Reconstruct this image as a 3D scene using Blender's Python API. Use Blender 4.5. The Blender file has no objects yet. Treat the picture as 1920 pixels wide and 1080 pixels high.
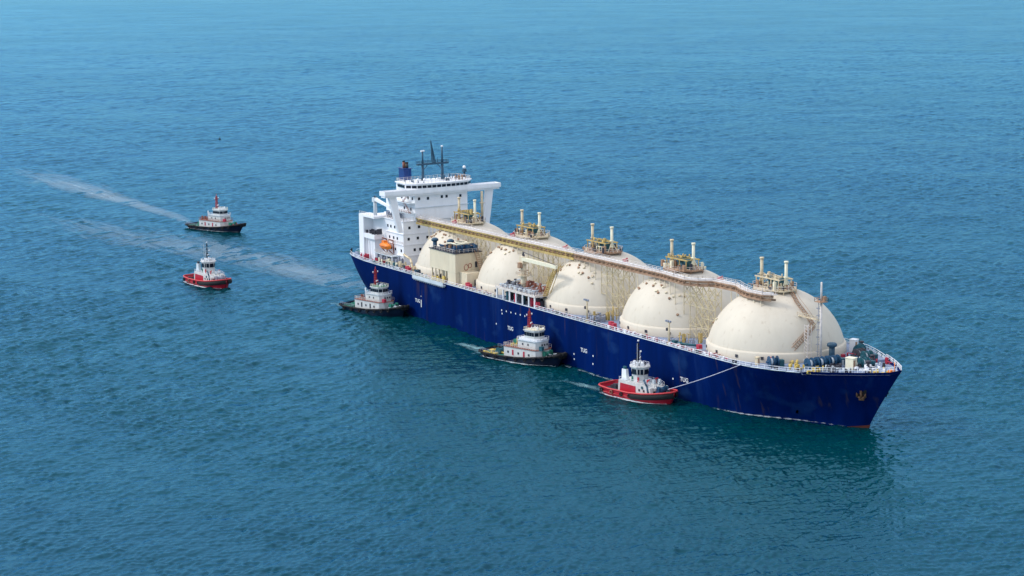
import bpy, math, random
from mathutils import Vector, Matrix
R_ = math.radians
scene = bpy.context.scene
COL = scene.collection

# ---------------------------------------------------------------- materials
def nt(m):
    m.use_nodes = True
    return m.node_tree, m.node_tree.nodes["Principled BSDF"]

def mat(name, col, rough=0.55, var=0.12, scale=1.2, stretch=(1, 1, 1), metal=0.0, stain=None, stain_amt=0.0, spec=.35):
    """painted surface: base colour with small procedural wear"""
    m = bpy.data.materials.new(name)
    t, b = nt(m)
    N, L = t.nodes, t.links
    b.inputs['Roughness'].default_value = rough
    b.inputs['Metallic'].default_value = metal
    b.inputs['Specular IOR Level'].default_value = spec
    tc = N.new('ShaderNodeTexCoord')
    mp = N.new('ShaderNodeMapping'); mp.inputs['Scale'].default_value = stretch
    L.new(tc.outputs['Object'], mp.inputs[0])
    nz = N.new('ShaderNodeTexNoise'); nz.inputs['Scale'].default_value = scale
    nz.inputs['Detail'].default_value = 5; nz.inputs['Roughness'].default_value = 0.6
    L.new(mp.outputs[0], nz.inputs['Vector'])
    mr = N.new('ShaderNodeMapRange')
    mr.inputs['From Min'].default_value = 0.3; mr.inputs['From Max'].default_value = 0.7
    mr.inputs['To Min'].default_value = 1 - var; mr.inputs['To Max'].default_value = 1 + var
    L.new(nz.outputs['Fac'], mr.inputs[0])
    mx = N.new('ShaderNodeVectorMath'); mx.operation = 'SCALE'
    mx.inputs[0].default_value = col
    L.new(mr.outputs[0], mx.inputs['Scale'])
    out = mx.outputs[0]
    if stain:
        n2 = N.new('ShaderNodeTexNoise'); n2.inputs['Scale'].default_value = scale * 0.6
        n2.inputs['Detail'].default_value = 8; n2.inputs['Roughness'].default_value = 0.7
        L.new(mp.outputs[0], n2.inputs['Vector'])
        r2 = N.new('ShaderNodeMapRange')
        r2.inputs['From Min'].default_value = 0.55; r2.inputs['From Max'].default_value = 0.75
        r2.inputs['To Min'].default_value = 0; r2.inputs['To Max'].default_value = stain_amt
        L.new(n2.outputs['Fac'], r2.inputs[0])
        mc = N.new('ShaderNodeMix'); mc.data_type = 'RGBA'
        L.new(r2.outputs[0], mc.inputs['Factor'])
        L.new(out, mc.inputs['A']); mc.inputs['B'].default_value = (*stain, 1)
        out = mc.outputs['Result']
    L.new(out, b.inputs['Base Color'])
    return m

M = {}
M['hull'] = mat('navy_paint', (0.0, 0.0105, 0.085), 0.6, 0.22, 0.5, (0.5, 0.5, 0.05), stain=(0.010, 0.035, 0.14), stain_amt=0.7, spec=.02)
M['boot'] = mat('antifouling_paint', (0.16, 0.035, 0.02), 0.6, 0.2)
def add_runs(m, col, stretch, lo, hi, amt):
    t = m.node_tree; N, L = t.nodes, t.links; b = N['Principled BSDF']; src = b.inputs['Base Color'].links[0].from_socket
    tc = N.new('ShaderNodeTexCoord'); mp = N.new('ShaderNodeMapping'); mp.inputs['Scale'].default_value = stretch; L.new(tc.outputs['Object'], mp.inputs[0])
    n = N.new('ShaderNodeTexNoise'); n.inputs['Scale'].default_value = 1; n.inputs['Detail'].default_value = 4; L.new(mp.outputs[0], n.inputs['Vector'])
    r = N.new('ShaderNodeMapRange'); r.inputs['From Min'].default_value = lo; r.inputs['From Max'].default_value = hi; r.inputs['To Max'].default_value = amt; L.new(n.outputs['Fac'], r.inputs[0])
    x = N.new('ShaderNodeMix'); x.data_type = 'RGBA'; L.new(r.outputs[0], x.inputs['Factor']); L.new(src, x.inputs['A']); x.inputs['B'].default_value = (*col, 1); L.new(x.outputs['Result'], b.inputs['Base Color'])
add_runs(M['hull'], (.05, .035, .05), (.55, .3, .045), .62, .74, .6)
add_runs(M['hull'], (.02, .07, .20), (.09, .09, .12), .58, .75, .45)
M['deck'] = mat('deck_paint', (0.20, 0.25, 0.36), 0.6, 0.18, 0.5, stain=(0.28, 0.22, 0.2), stain_amt=0.4)
M['dome'] = mat('cream_paint', (0.61, 0.545, 0.44), 0.55, 0.05, 0.22, (1, 1, 0.30), stain=(0.50, 0.41, 0.29), stain_amt=0.40)
add_runs(M['dome'], (.36, .27, .17), (.8, .8, .10), .62, .78, .45)
M['domeb'] = mat('beige_paint', (0.70, 0.60, 0.43), 0.55, 0.08, 0.4, (1, 1, 0.3), stain=(0.5, 0.38, 0.25), stain_amt=0.4)
M['tan'] = mat('tan_steel', (0.62, 0.51, 0.34), 0.6, 0.25, 0.9)
M['ochre'] = mat('ochre_steel', (0.48, 0.35, 0.13), 0.6, 0.35, 0.5, stain=(0.25, 0.12, 0.06), stain_amt=0.5)
M['rust'] = mat('rusty_steel', (0.36, 0.22, 0.14), 0.75, 0.35, 0.6, stain=(0.5, 0.36, 0.22), stain_amt=0.6)
M['tugwhite'] = mat('weathered_white', (0.62, 0.62, 0.60), 0.5, 0.10, 0.5, (1, 1, .35), stain=(0.42, 0.33, 0.26), stain_amt=0.55)
M['lattice'] = mat('lattice_paint', (0.54, 0.45, 0.28), 0.6, 0.2, 0.9)
M['walk'] = mat('walkway_grating', (0.66, 0.59, 0.54), 0.7, 0.2, 1.2)
M['white'] = mat('white_paint', (0.84, 0.84, 0.86), 0.45, 0.05, 0.4, (1, 1, 0.3), stain=(0.62, 0.56, 0.48), stain_amt=0.3)
M['pale'] = mat('pale_grey_paint', (0.56, 0.62, 0.66), 0.5, 0.1, 0.4)
M['glass'] = mat('window_glass', (0.010, 0.014, 0.025), 0.12, 0.2)
M['mast'] = mat('slate_blue_paint', (0.03, 0.08, 0.13), 0.5, 0.2)
M['funnel'] = mat('funnel_blue', (0.004, 0.035, 0.17), 0.4, 0.08)
M['anchor'] = mat('anchor_iron', (0.13, 0.065, 0.035), 0.7, 0.4)
M['black'] = mat('black_rubber', (0.012, 0.012, 0.014), 0.8, 0.3)
M['dark'] = mat('dark_machinery', (0.045, 0.045, 0.06), 0.6, 0.4)
M['grey'] = mat('grey_machinery', (0.26, 0.28, 0.34), 0.6, 0.3)
M['red'] = mat('red_paint', (0.50, 0.02, 0.035), 0.45, 0.15)
M['redbox'] = mat('red_box_paint', (0.42, 0.03, 0.06), 0.5, 0.2)
M['orange'] = mat('orange_gelcoat', (0.85, 0.22, 0.02), 0.35, 0.08)
M['teal'] = mat('teal_machinery', (0.015, 0.09, 0.12), 0.5, 0.35)
M['blue'] = mat('blue_machinery', (0.012, 0.06, 0.13), 0.5, 0.35)
M['green'] = mat('green_deck_paint', (0.02, 0.17, 0.12), 0.65, 0.3, 0.6, stain=(0.12, 0.12, 0.1), stain_amt=0.6)
M['brown'] = mat('red_brown_deck', (0.27, 0.10, 0.07), 0.7, 0.3, 0.8)
M['tughull'] = mat('black_hull_paint', (0.006, 0.012, 0.034), 0.45, 0.3, 0.6, stain=(0.05, 0.03, 0.03), stain_amt=0.4)
M['tugred'] = mat('red_hull_paint', (0.44, 0.012, 0.030), 0.42, 0.15, 0.6, stain=(0.3, 0.05, 0.05), stain_amt=0.5)
M['gunwale'] = mat('gunwale_red', (0.56, 0.05, 0.055), 0.5, 0.15)
M['yellow'] = mat('yellow_paint', (0.66, 0.48, 0.12), 0.5, 0.2)
M['cream'] = mat('cream_box_paint', (0.80, 0.74, 0.55), 0.5, 0.08)
M['mastred'] = mat('mast_red', (0.36, 0.035, 0.035), 0.5, 0.2)
M['rope'] = mat('rope_fibre', (0.55, 0.55, 0.66), 0.8, 0.1)
M['mark'] = mat('marking_white', (0.62, 0.64, 0.66), 0.6, 0.1, 3)

# ---------------------------------------------------------------- mesh builder
class MB:
    def __init__(s): s.v = []; s.f = []; s.sm = []
    def add(s, vs, fs, smooth=False):
        o = len(s.v); s.v += [tuple(v) for v in vs]
        s.f += [tuple(i + o for i in f) for f in fs]; s.sm += [smooth] * len(fs)
        return s
    def box(s, c, d, rz=0, ry=0):
        m = Matrix.Translation(c) @ Matrix.Rotation(rz, 4, 'Z') @ Matrix.Rotation(ry, 4, 'Y')
        vs = [m @ Vector((x * d[0] / 2, y * d[1] / 2, z * d[2] / 2)) for x in (-1, 1) for y in (-1, 1) for z in (-1, 1)]
        return s.add(vs, [(0, 1, 3, 2), (4, 6, 7, 5), (0, 4, 5, 1), (2, 3, 7, 6), (0, 2, 6, 4), (1, 5, 7, 3)])
    def bx(s, x0, x1, y0, y1, z0, z1):
        return s.box(((x0 + x1) / 2, (y0 + y1) / 2, (z0 + z1) / 2), (abs(x1 - x0), abs(y1 - y0), abs(z1 - z0)))
    def prism(s, poly, z0, z1, poly2=None):
        n = len(poly); q = poly2 or poly
        vs = [(x, y, z0) for x, y in poly] + [(x, y, z1) for x, y in q]
        fs = [tuple(range(n))[::-1], tuple(range(n, 2 * n))] + [(i, (i + 1) % n, n + (i + 1) % n, n + i) for i in range(n)]
        return s.add(vs, fs)
    def cyl(s, a, b, r0, r1=None, n=10, smooth=True):
        a, b = Vector(a), Vector(b); r1 = r0 if r1 is None else r1
        d = (b - a)
        if d.length < 1e-6: return s
        d.normalize(); p = d.orthogonal().normalized(); q = d.cross(p)
        vs = []
        for c, r in ((a, r0), (b, r1)):
            vs += [c + (p * math.cos(2 * math.pi * i / n) + q * math.sin(2 * math.pi * i / n)) * r for i in range(n)]
        s.add(vs, [(i, (i + 1) % n, n + (i + 1) % n, n + i) for i in range(n)], smooth)
        s.f += [tuple(len(s.v) - 2 * n + i for i in range(n))[::-1], tuple(len(s.v) - n + i for i in range(n))]
        s.sm += [False, False]
        return s
    def bar(s, a, b, r): return s.cyl(a, b, r, r, 4, False)
    def path(s, pts, r, n=6):
        for a, b in zip(pts, pts[1:]): s.cyl(a, b, r, r, n)
        return s
    def lathe(s, prof, c, n=24, smooth=True):
        k = len(prof); vs = []
        for r, z in prof:
            vs += [(c[0] + r * math.cos(2 * math.pi * i / n), c[1] + r * math.sin(2 * math.pi * i / n), c[2] + z) for i in range(n)]
        fs = []
        for j in range(k - 1):
            fs += [(j * n + i, j * n + (i + 1) % n, (j + 1) * n + (i + 1) % n, (j + 1) * n + i) for i in range(n)]
        return s.add(vs, fs, smooth)
    def torus(s, c, axis, R, r, n=14, k=6):
        ax = Vector(axis).normalized(); p = ax.orthogonal().normalized(); q = ax.cross(p); vs = []; fs = []
        for i in range(n):
            a = 2 * math.pi * i / n; d = p * math.cos(a) + q * math.sin(a)
            for j in range(k):
                b = 2 * math.pi * j / k
                vs.append(Vector(c) + d * (R + r * math.cos(b)) + ax * r * math.sin(b))
        for i in range(n):
            for j in range(k):
                fs.append((i * k + j, ((i + 1) % n) * k + j, ((i + 1) % n) * k + (j + 1) % k, i * k + (j + 1) % k))
        return s.add(vs, fs, True)
    def clutter(s, x0, x1, y0, y1, z, n, h0, h1, w0=.3, w1=1.1, seed=0):
        rnd = random.Random(seed)
        for _ in range(n):
            x, y, h = rnd.uniform(x0, x1), rnd.uniform(y0, y1), rnd.uniform(h0, h1)
            k = rnd.random()
            if k < .4: s.box((x, y, z + h / 2), (rnd.uniform(w0, w1), rnd.uniform(w0, w1), h), rnd.choice((0, 0, .4)))
            elif k < .7: s.cyl((x, y, z), (x, y, z + h), rnd.uniform(w0, w1) * .35, n=8)
            else:
                a = rnd.choice((0, math.pi / 2)); l = rnd.uniform(w1, 3 * w1)
                zz = z + h * rnd.uniform(.3, 1)
                s.cyl((x - math.cos(a) * l / 2, y - math.sin(a) * l / 2, zz), (x + math.cos(a) * l / 2, y + math.sin(a) * l / 2, zz), w0 * .4, n=6)
                s.bar((x, y, z), (x, y, zz), .09)
        return s
    def loop(s, pts, r, n=6):
        P = [Vector(p) for p in pts]; vs = []; k = len(P)
        for i, p in enumerate(P):
            d = (P[(i + 1) % k] - P[i - 1]).normalized(); a = d.cross(Vector((0, 0, 1))).normalized(); b = a.cross(d)
            vs += [p + (a * math.cos(2 * math.pi * j / n) + b * math.sin(2 * math.pi * j / n)) * r for j in range(n)]
        return s.add(vs, [(i * n + j, i * n + (j + 1) % n, ((i + 1) % k) * n + (j + 1) % n, ((i + 1) % k) * n + j) for i in range(k) for j in range(n)], True)
    def rail(s, pts, h=1.1, step=2.0, r=.06, mid=True):
        for a, b in zip(pts, pts[1:]):
            a, b = Vector(a), Vector(b); L = (b - a).length; n = max(1, round(L / step))
            for i in range(n + 1):
                p = a.lerp(b, i / n); s.bar(p, p + Vector((0, 0, h)), r)
            s.bar(a + Vector((0, 0, h)), b + Vector((0, 0, h)), r)
            if mid: s.bar(a + Vector((0, 0, h * .5)), b + Vector((0, 0, h * .5)), r * .8)
        return s
    def build(s, name, m, parent=None, label=None):
        me = bpy.data.meshes.new(name); me.from_pydata(s.v, [], s.f)
        me.polygons.foreach_set('use_smooth', s.sm); me.materials.append(M[m] if isinstance(m, str) else m) if m else None
        me.update()
        o = bpy.data.objects.new(name, me); COL.objects.link(o)
        if parent: o.parent = parent
        if label: o['label'] = label
        return o

def clutter_parts(args, name, m, parent):
    # every small fitting is a part of its own
    x0, x1, y0, y1, z, n, h0, h1 = args[:8]; w0, w1 = (args[8], args[9]) if len(args) > 9 else (.3, 1.1); seed = args[10] if len(args) > 10 else 0
    rnd = random.Random(seed); first = None
    for k in range(n):
        x, y = rnd.uniform(x0, x1), rnd.uniform(y0, y1)
        first = MB().clutter(0, 0, 0, 0, 0, 1, h0, h1, w0, w1, rnd.random()).build(name, m, parent); first.location = (x, y, z)
    return first

def thing(name, label, cat, loc=(0, 0, 0), rz=0, group=None, scale=1):
    o = bpy.data.objects.new(name, None); COL.objects.link(o)
    o.location = loc; o.rotation_euler = (0, 0, rz); o.scale = (scale,) * 3
    o['label'] = label; o['category'] = cat
    if group: o['group'] = group
    o.empty_display_size = 1
    return o

def copy_part(src, parent, loc, rz=0):
    c = src.copy(); COL.objects.link(c); c.parent = parent; c.location = loc; c.rotation_euler = (0, 0, rz)
    return c

def lerp(tab, x):
    if x <= tab[0][0]: return tab[0][1]
    for (a, p), (b, q) in zip(tab, tab[1:]):
        if x <= b: return p + (q - p) * (x - a) / (b - a)
    return tab[-1][1]

def text_mesh(txt, size):
    cu = bpy.data.curves.new('lettering', 'FONT'); cu.body = txt; cu.size = size; cu.extrude = .03
    cu.align_x = 'CENTER'; cu.align_y = 'CENTER'; cu.offset = .02 * size
    tmp = bpy.data.objects.new('lettering', cu); COL.objects.link(tmp)
    dg = bpy.context.evaluated_depsgraph_get(); dg.update()
    me = bpy.data.meshes.new_from_object(tmp.evaluated_get(dg))
    bpy.data.objects.remove(tmp); bpy.data.curves.remove(cu)
    me.materials.clear(); me.materials.append(M['mark'])
    return me

# ================================================================= THE GAS CARRIER
ship = thing('gas_carrier', 'huge navy blue gas tanker with five cream tank domes and white aft superstructure', 'ship')

DECK = [(0, 16.5), (.6, 18.4), (2, 19.9), (5, 20.9), (10, 21.8), (18, 22.35), (28, 22.5), (232, 22.5), (240, 22.3), (246, 21.2), (252, 19.0), (258, 16.2),
        (262, 14.0), (266, 11.7), (270, 9.2), (274, 6.6), (277, 4.4), (280, 2.1), (281.6, .8), (282.3, 0)]
ZT = [(0, 15.7), (20, 15.1), (60, 15), (252, 15.0), (259.5, 15.1), (260.6, 15.6), (266, 15.95), (270, 16.3), (275, 16.7), (280, 17.25), (282.3, 18.0)]
WLF = [(0, 22.5), (.12, 22.3), (.3, 20.9), (.45, 19), (.563, 17), (.65, 13.6), (.75, 9.3), (.85, 6), (.914, 4.2), (.97, 1.8), (1, 0)]
WLA = [(0, 11.5), (.1, 13), (.25, 16), (.45, 19), (.7, 21.7), (1, 22.5)]

def hull_point(k, s):
    """k station parameter 0..3 (aft run, parallel body, fore body), s height fraction"""
    s0 = max(s, 0)
    if k <= 1:
        x0 = 4.0 * (1 - s0); x = x0 + k * (60 - x0)
        y = lerp(WLA, k) + (lerp(DECK, k * 60) - lerp(WLA, k)) * s0 ** .55
        zt = lerp(ZT, k * 60)
    elif k <= 2:
        x = 60 + (k - 1) * 140; y = 22.5; zt = 15
    else:
        u = k - 2; xs = 270 + 12.3 * s0 ** 1.1; x = 200 + u * (xs - 200)
        y = lerp(WLF, u) + (lerp(DECK, 200 + 82.3 * u) - lerp(WLF, u)) * s0 ** 1.15
        zt = lerp(ZT, 200 + 82.3 * u)
    return x, y, (s * zt if s >= 0 else -2.0)

ks = [0, .012, .035, .08, .15, .25, .35, .45, .6, .75, .9, 1, 1.25, 1.5, 1.75, 2] + [2 + i / 48 for i in range(1, 47)] + [2.972, 2.985, 2.994, 3]
ss = [-1, 0, .06, .15, .25, .37, .5, .63, .76, .88, 1]
mb = MB()
for side in (-1, 1):
    vs = [(lambda p: (p[0], p[1] * side, p[2]))(hull_point(k, s)) for k in ks for s in ss]
    n = len(ss); fs = []
    for i in range(len(ks) - 1):
        for j in range(n - 1):
            f = (i * n + j, (i + 1) * n + j, (i + 1) * n + j + 1, i * n + j + 1)
            fs.append(f if side < 0 else f[::-1])
    mb.add(vs, fs, True)
tr = [hull_point(0, s) for s in ss]
vs = [(p[0], -p[1], p[2]) for p in tr] + [(p[0], p[1], p[2]) for p in tr]; n = len(ss)
mb.add(vs, [(j, j + 1, n + j + 1, n + j) for j in range(n - 1)], False)
hull = mb.build('hull', 'hull', ship)
boot = MB()
for side in (-1, 1):
    vs = []; kk = [2.93, 2.95, 2.965, 2.98, 2.99, 3]
    for k in kk:
        x, y, z = hull_point(k, 0.0); x2, y2, z2 = hull_point(k, .06); f = (k - 2.93) / .07
        vs += [(x + .05, (y + .06) * side, -.6), (x2 + .05, (y2 + .06) * side, .05 + .9 * f)]
    boot.add(vs, [((2 * i, 2 * i + 2, 2 * i + 3, 2 * i + 1) if side < 0 else (2 * i + 1, 2 * i + 3, 2 * i + 2, 2 * i)) for i in range(len(kk) - 1)], True)
boot.build('boot_topping', 'boot', ship)

def edge(x, inset=.25):
    return max(lerp(DECK, x) - inset, .02)
def zdeck(x):
    return lerp(ZT, x) - .03 if x < 260 else lerp(ZT, x) - .75
xs = [0.05, .6, 2, 5, 10, 18, 28] + list(range(40, 240, 20)) + [232, 236, 240, 243, 246, 249, 252, 255, 258, 259.9, 260.1, 262, 264, 266, 268, 270, 272, 274, 275.5, 277, 278.5, 280, 281.2]
mb = MB(); vs = []
for x in xs: vs += [(x, -edge(x, .05), zdeck(x)), (x, edge(x, .05), zdeck(x))]
mb.add(vs, [(2 * i, 2 * i + 2, 2 * i + 3, 2 * i + 1) for i in range(len(xs) - 1)])
deck = mb.build('main_deck', 'deck', ship)

# rails along the deck edge, plus bow bulwark stays
mb = MB()
for side in (-1, 1):
    pts = [(x, side * edge(x), zdeck(x)) for x in [1, 2, 5, 10, 18, 28, 60, 112]]
    mb.rail(pts, 1.15, 2.4, .075)
    pts = [(x, side * edge(x), zdeck(x)) for x in [138, 180, 225, 232, 240, 246, 252, 256, 259.5]]
    mb.rail(pts, 1.15, 2.4, .075)
    pts = [(x, side * edge(x, .3), lerp(ZT, x)) for x in [260.6, 264, 268, 272, 276, 279, 281.2]]
    mb.rail(pts, 1.2, 1.1, .08)
mb.rail([(.3, y, zdeck(0)) for y in (-16, -8, 0, 8, 16)], 1.15, 2.2, .07)
mb.build('deck_railing', 'white', ship)
# rubbing plate / gunwale bar along the deck edge
for side in (-1, 1):
    mb = MB(); pts = [(x, side * (lerp(DECK, x) - .08), lerp(ZT, x) + .07) for x in [1, 2, 5, 10, 18, 28, 60, 120, 180, 225, 232, 240, 246, 252, 256, 259.5]]
    mb.path(pts, .16, 5); mb.build('gunwale_bar', 'pale', ship)

# ---- tanks
TX = [230.76 - 43.06 * i for i in range(5)]; TR = 19.67; TZ = 13.17
def zdome(x, y):
    h = 15.0
    for t in TX:
        d = TR * TR - (x - t) ** 2 - y * y
        if d > 0: h = max(h, TZ + math.sqrt(d))
    return h
prof = []
for i in range(0, 31):
    a = R_(5.5 + (90 - 5.5) * i / 30); prof.append((max(TR * math.cos(a), .001), TR * math.sin(a)))
domes = []
base = MB().lathe(prof, (0, 0, 0), 72)
for i, tx in enumerate(TX):
    if i == 0:
        d = base.build('tank_dome', 'dome', ship); d0 = d
        sk = MB().lathe([(19.72, 15 - TZ - .1), (19.72, 17.3 - TZ), (19.25, 17.75 - TZ), (19.05, 17.8 - TZ)], (0, 0, 0), 72).build('dome_skirt', 'dome', d)
        d.location = (tx, 0, TZ)
    else:
        d = copy_part(d0, ship, (tx, 0, TZ)); copy_part(sk, d, (0, 0, 0))
    domes.append(d)

# fittings on top of each dome (sub-parts of the dome; local z is relative to TZ)
def top_gear(d, i):
    mb = MB()
    oc = [(7.4 * math.cos(R_(22.5 + 45 * k)), -.6 + 6.0 * math.sin(R_(22.5 + 45 * k))) for k in range(8)]
    z0 = 32.75 - TZ
    mb.prism(oc, z0 - .35, z0)
    for x, y in oc: mb.bar((x, y, z0 - .3), (x * .86, y * .86, z0 - 2.6), .14)
    mb.build('dome_platform', 'rust' if i in (1, 2) else 'tan', d)
    mb = MB(); mb.rail([(x, y, z0) for x, y in oc] + [(oc[0][0], oc[0][1], z0)], 1.1, 1.5, .06)
    mb.build('platform_railing', 'walk', d)
    mb = MB(); mb.cyl((0, 0, z0 - 1), (0, 0, z0 + 2.2), 2.3, n=16); mb.cyl((0, 0, z0 + 2.2), (0, 0, z0 + 2.6), 2.6, n=16)
    mb.box((2.6, -1.2, z0 + 1.3), (1.5, 1.5, 2.4)); mb.build('tank_hatch', 'teal', d)
    mb = MB()
    for k in (-1, 1):
        mb.bx(-5.6, 5.4, -.9 + k * 2.3 - .16, -.9 + k * 2.3 + .16, z0 + 2.7, z0 + 3.05)
    for x in (-5, -2, 1.5, 4.8):
        for k in (-1, 1): mb.bar((x, -.9 + k * 2.3, z0), (x, -.9 + k * 2.3, z0 + 2.8), .16)
        mb.bar((x, -3.2, z0 + 2.85), (x, 1.4, z0 + 2.85), .14)
    mb.clutter(-5, 5, -3, 1.6, z0 + 2.9, 16, .3, 1.2, .3, .9, 10 + i)
    mb.build('pipe_frame', 'ochre' if i else 'tan', d)
    clutter_parts((-6, 6, -5, 3.5, z0, 17, .5, 2.2, .3, 1.0, 30 + i), 'valve', 'rust', d)
    clutter_parts((-6, 6, -5, 3.5, z0, 11, .5, 2.0, .3, .9, 50 + i), 'pipe_bend', 'dark', d)
    clutter_parts((-6, 6, -5, 3.5, z0, 14, .6, 2.4, .3, .9, 70 + i), 'vent_pipe', 'cream', d)
    for x, y, top, nm in ((-5.0, -1.3, 40.8, 'tan'), (4.8, -.5, 40.8, 'cream')):
        mb = MB(); mb.cyl((x, y, z0), (x, y, top - TZ - .5),   .48, .44, 10); mb.cyl((x, y, top - TZ - .5), (x, y, top - TZ), .62, .62, 10)
        for q in (1.5, 3.4): mb.cyl((x, y, z0 + q), (x, y, z0 + q + .2), .7, n=10)
        mb.bar((x - .7, y, z0), (x - .5, y, top - TZ - .8), .09)
        for dx, dy in ((1.6, 1.2), (-1.6, 1.0), (.2, -1.6)): mb.bar((x, y, z0 + 3.2), (x + dx, y + dy, z0), .09)
        mb.build('vent_mast', nm, d)
for i, d in enumerate(domes): top_gear(d, i)

def on_dome(x, y, off=0.0):
    """point on a dome of local x,y"""
    z = math.sqrt(max(TR * TR - x * x - y * y, 0)); k = (TR + off) / TR
    return (x * k, y * k, z * k)
# brackets and lugs under the trunk
rnd = random.Random(3)
for i, d in enumerate(domes):
    pts = {1: [(9.4, -11.2), (11.6, -8.7), (4.7, -11.5), (13.4, -.6), (10.5, -9.8), (13.6, -4), (1, -12.4), (14.6, 1)],
           2: [(3, -12), (6, -12.4), (-2, -12), (9, -10), (-7, -12.5), (-10, -13)], 3: [(1, -12), (-3, -11.5), (5, -11), (8, -9.5)],
           4: [(-2, -11), (3, -11.5)], 0: [(-13, -12), (-9, -14)]}[i]
    if i: pts = pts + [(rnd.uniform(-12.5, 13), rnd.uniform(-13.4, -11)) for _ in range(12)]
    for x, y in pts:
        p = Vector(on_dome(x, y)); q = Vector(on_dome(x, y, .45))
        MB().cyl(p, q, .42, .3, 8).build('dome_lug', 'rust' if rnd.random() < .5 else 'domeb', d)
# small hatches low on the skirt and red hose boxes beside each dome
for i, tx in enumerate(TX):
    d = domes[i]
    for a in (-118, -95, -72, -50):
        c, s_ = math.cos(R_(a)), math.sin(R_(a))
        MB().box((19.75 * c, 19.75 * s_, 3.1), (.25, .8, .8), R_(a)).build('skirt_hatch', 'dark', d)
    for x, y in ((-9.8, -20.3), (-7.0, -21.2)) if i else ((-9.8, -19.6), (15.5, -14.5)):
        mb = MB(); zz = zdeck(tx + x); mb.bar((tx + x, y, zz), (tx + x, y, zz + .6), .2); mb.box((tx + x, y, zz + 1.25), (1.3, 1.2, 1.3))
        mb.build('hose_box', 'redbox', ship)

# zig-zag stair down the face of the foremost dome
rel = [(236.4, .6, 32.0), (241.4, -1.3, 29.6), (244.6, -1.0, 27.1), (247.0, -.2, 24.2), (248.0, -3.8, 21.9), (247.9, -8.0, 18.7)]
pts = [Vector((x - TX[0], y, z - TZ)) for x, y, z in rel]; pts = [p * ((TR + .35) / p.length) for p in pts]
mb = MB()
for a, b in zip(pts, pts[1:]):
    nrm = ((a + b) / 2).normalized(); sd = (b - a).cross(nrm).normalized() * .55
    for k in (-1, 1):
        mb.bar(a + sd * k, b + sd * k, .11); mb.bar(a + sd * k + nrm * .5 + Vector((0, 0, .8)), b + sd * k + nrm * .5 + Vector((0, 0, .8)), .06)
    n = int((b - a).length / .7)
    for j in range(n):
        p = a.lerp(b, j / n); mb.bar(p - sd, p + sd, .09); mb.bar(p + sd, p + sd + nrm * .5 + Vector((0, 0, .8)), .045)
mb.build('dome_stair', 'rust', domes[0])
# stair on the aft shoulder of the third dome
mb = MB(); a = Vector((-11.5, -13.5, 7.2)); b = Vector((-5.5, -12.5, 14.5))
pts = [Vector(on_dome(x, y, .5)) for x, y in ((-13.5, -14.0), (-11, -13.6), (-8.5, -13.0), (-6, -11.8))]
for p, q in zip(pts, pts[1:]):
    for k in (-.5, .5): mb.bar(p + Vector((0, k, 0)), q + Vector((0, k, 0)), .12); mb.bar(p + Vector((0, k, 1)), q + Vector((0, k, 1)), .07)
    for j in range(5):
        r = p.lerp(q, j / 5); mb.bar(r + Vector((0, -.5, 0)), r + Vector((0, .5, 0)), .1); mb.bar(r + Vector((0, -.5, 0)), r + Vector((0, -.5, 1)), .05)
mb.build('dome_stair', 'ochre', domes[2])

# ---- overhead pipe trunk with walkway
PATH = [(38.5, -10), (60, -10), (101.6, -10), (144.6, -10), (190, -10.2), (198, -11), (204, -11.6), (208, -9.6), (211, -6.4), (221, -6.0), (226, -8.2), (231, -9.6), (237, -9.2), (239.5, -7.4)]
ZTOP = 32.7
def strip(mb, x0, x1, dy0, dy1, z0, z1):
    pts = [p for p in PATH if x0 <= p[0] <= x1]
    ys = lambda x: lerp(PATH, x)
    pts = [(x0, ys(x0))] + [p for p in pts if x0 < p[0] < x1] + [(x1, ys(x1))]
    vs = []
    for x, y in pts: vs += [(x, y + dy0, z0), (x, y + dy1, z0), (x, y + dy1, z1), (x, y + dy0, z1)]
    fs = [(0, 1, 2, 3), tuple(4 * (len(pts) - 1) + k for k in (3, 2, 1, 0))]
    for i in range(len(pts) - 1):
        o = 4 * i
        for a in range(4): fs.append((o + a, o + 4 + a, o + 4 + (a + 1) % 4, o + (a + 1) % 4))
    return mb.add(vs, fs)
trunk = strip(MB(), 38.5, 239.5, -.85, .85, ZTOP - .25, ZTOP).build('overhead_walkway', 'walk', ship)
mb = MB(); strip(mb, 38.5, 143, -.92, -.7, ZTOP - 2.5, ZTOP - 1.75); strip(mb, 38.5, 143, 0.7, .92, ZTOP - 2.5, ZTOP - 1.75)
strip(mb, 38.5, 143, -.95, -.8, ZTOP - .6, ZTOP - .27)
x = 39.5
while x < 143:
    y = lerp(PATH, x); mb.bar((x, y - .84, ZTOP - 1.8), (x, y - .84, ZTOP - .5), .13)
    mb.bar((x, y - .84, ZTOP - 1.8), (x + 1.3, y - .84, ZTOP - .5), .1); mb.bar((x, y - .8, ZTOP - 2), (x, y + .8, ZTOP - 2), .12); x += 2.6
mb.build('trunk_girder', 'ochre', trunk)
mb = MB(); strip(mb, 143.4, 239, -.92, -.7, ZTOP - 2.0, ZTOP - 1.5); strip(mb, 143.4, 239, 0.7, .92, ZTOP - 2.0, ZTOP - 1.5)
strip(mb, 143.4, 239, -.95, -.8, ZTOP - .6, ZTOP - .27)
x = 144
while x < 238.5:
    y = lerp(PATH, x); mb.bar((x, y - .84, ZTOP - 1.5), (x, y - .84, ZTOP - .5), .15)
    mb.bar((x, y - .84, ZTOP - 1.5), (x + 1.1, y - .84, ZTOP - .5), .1); mb.bar((x, y - .8, ZTOP - 1.6), (x, y + .8, ZTOP - 1.6), .12); x += 2.2
mb.build('trunk_girder', 'rust', trunk, 'rusty brown forward girder of the overhead walkway')
mb = MB()
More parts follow.
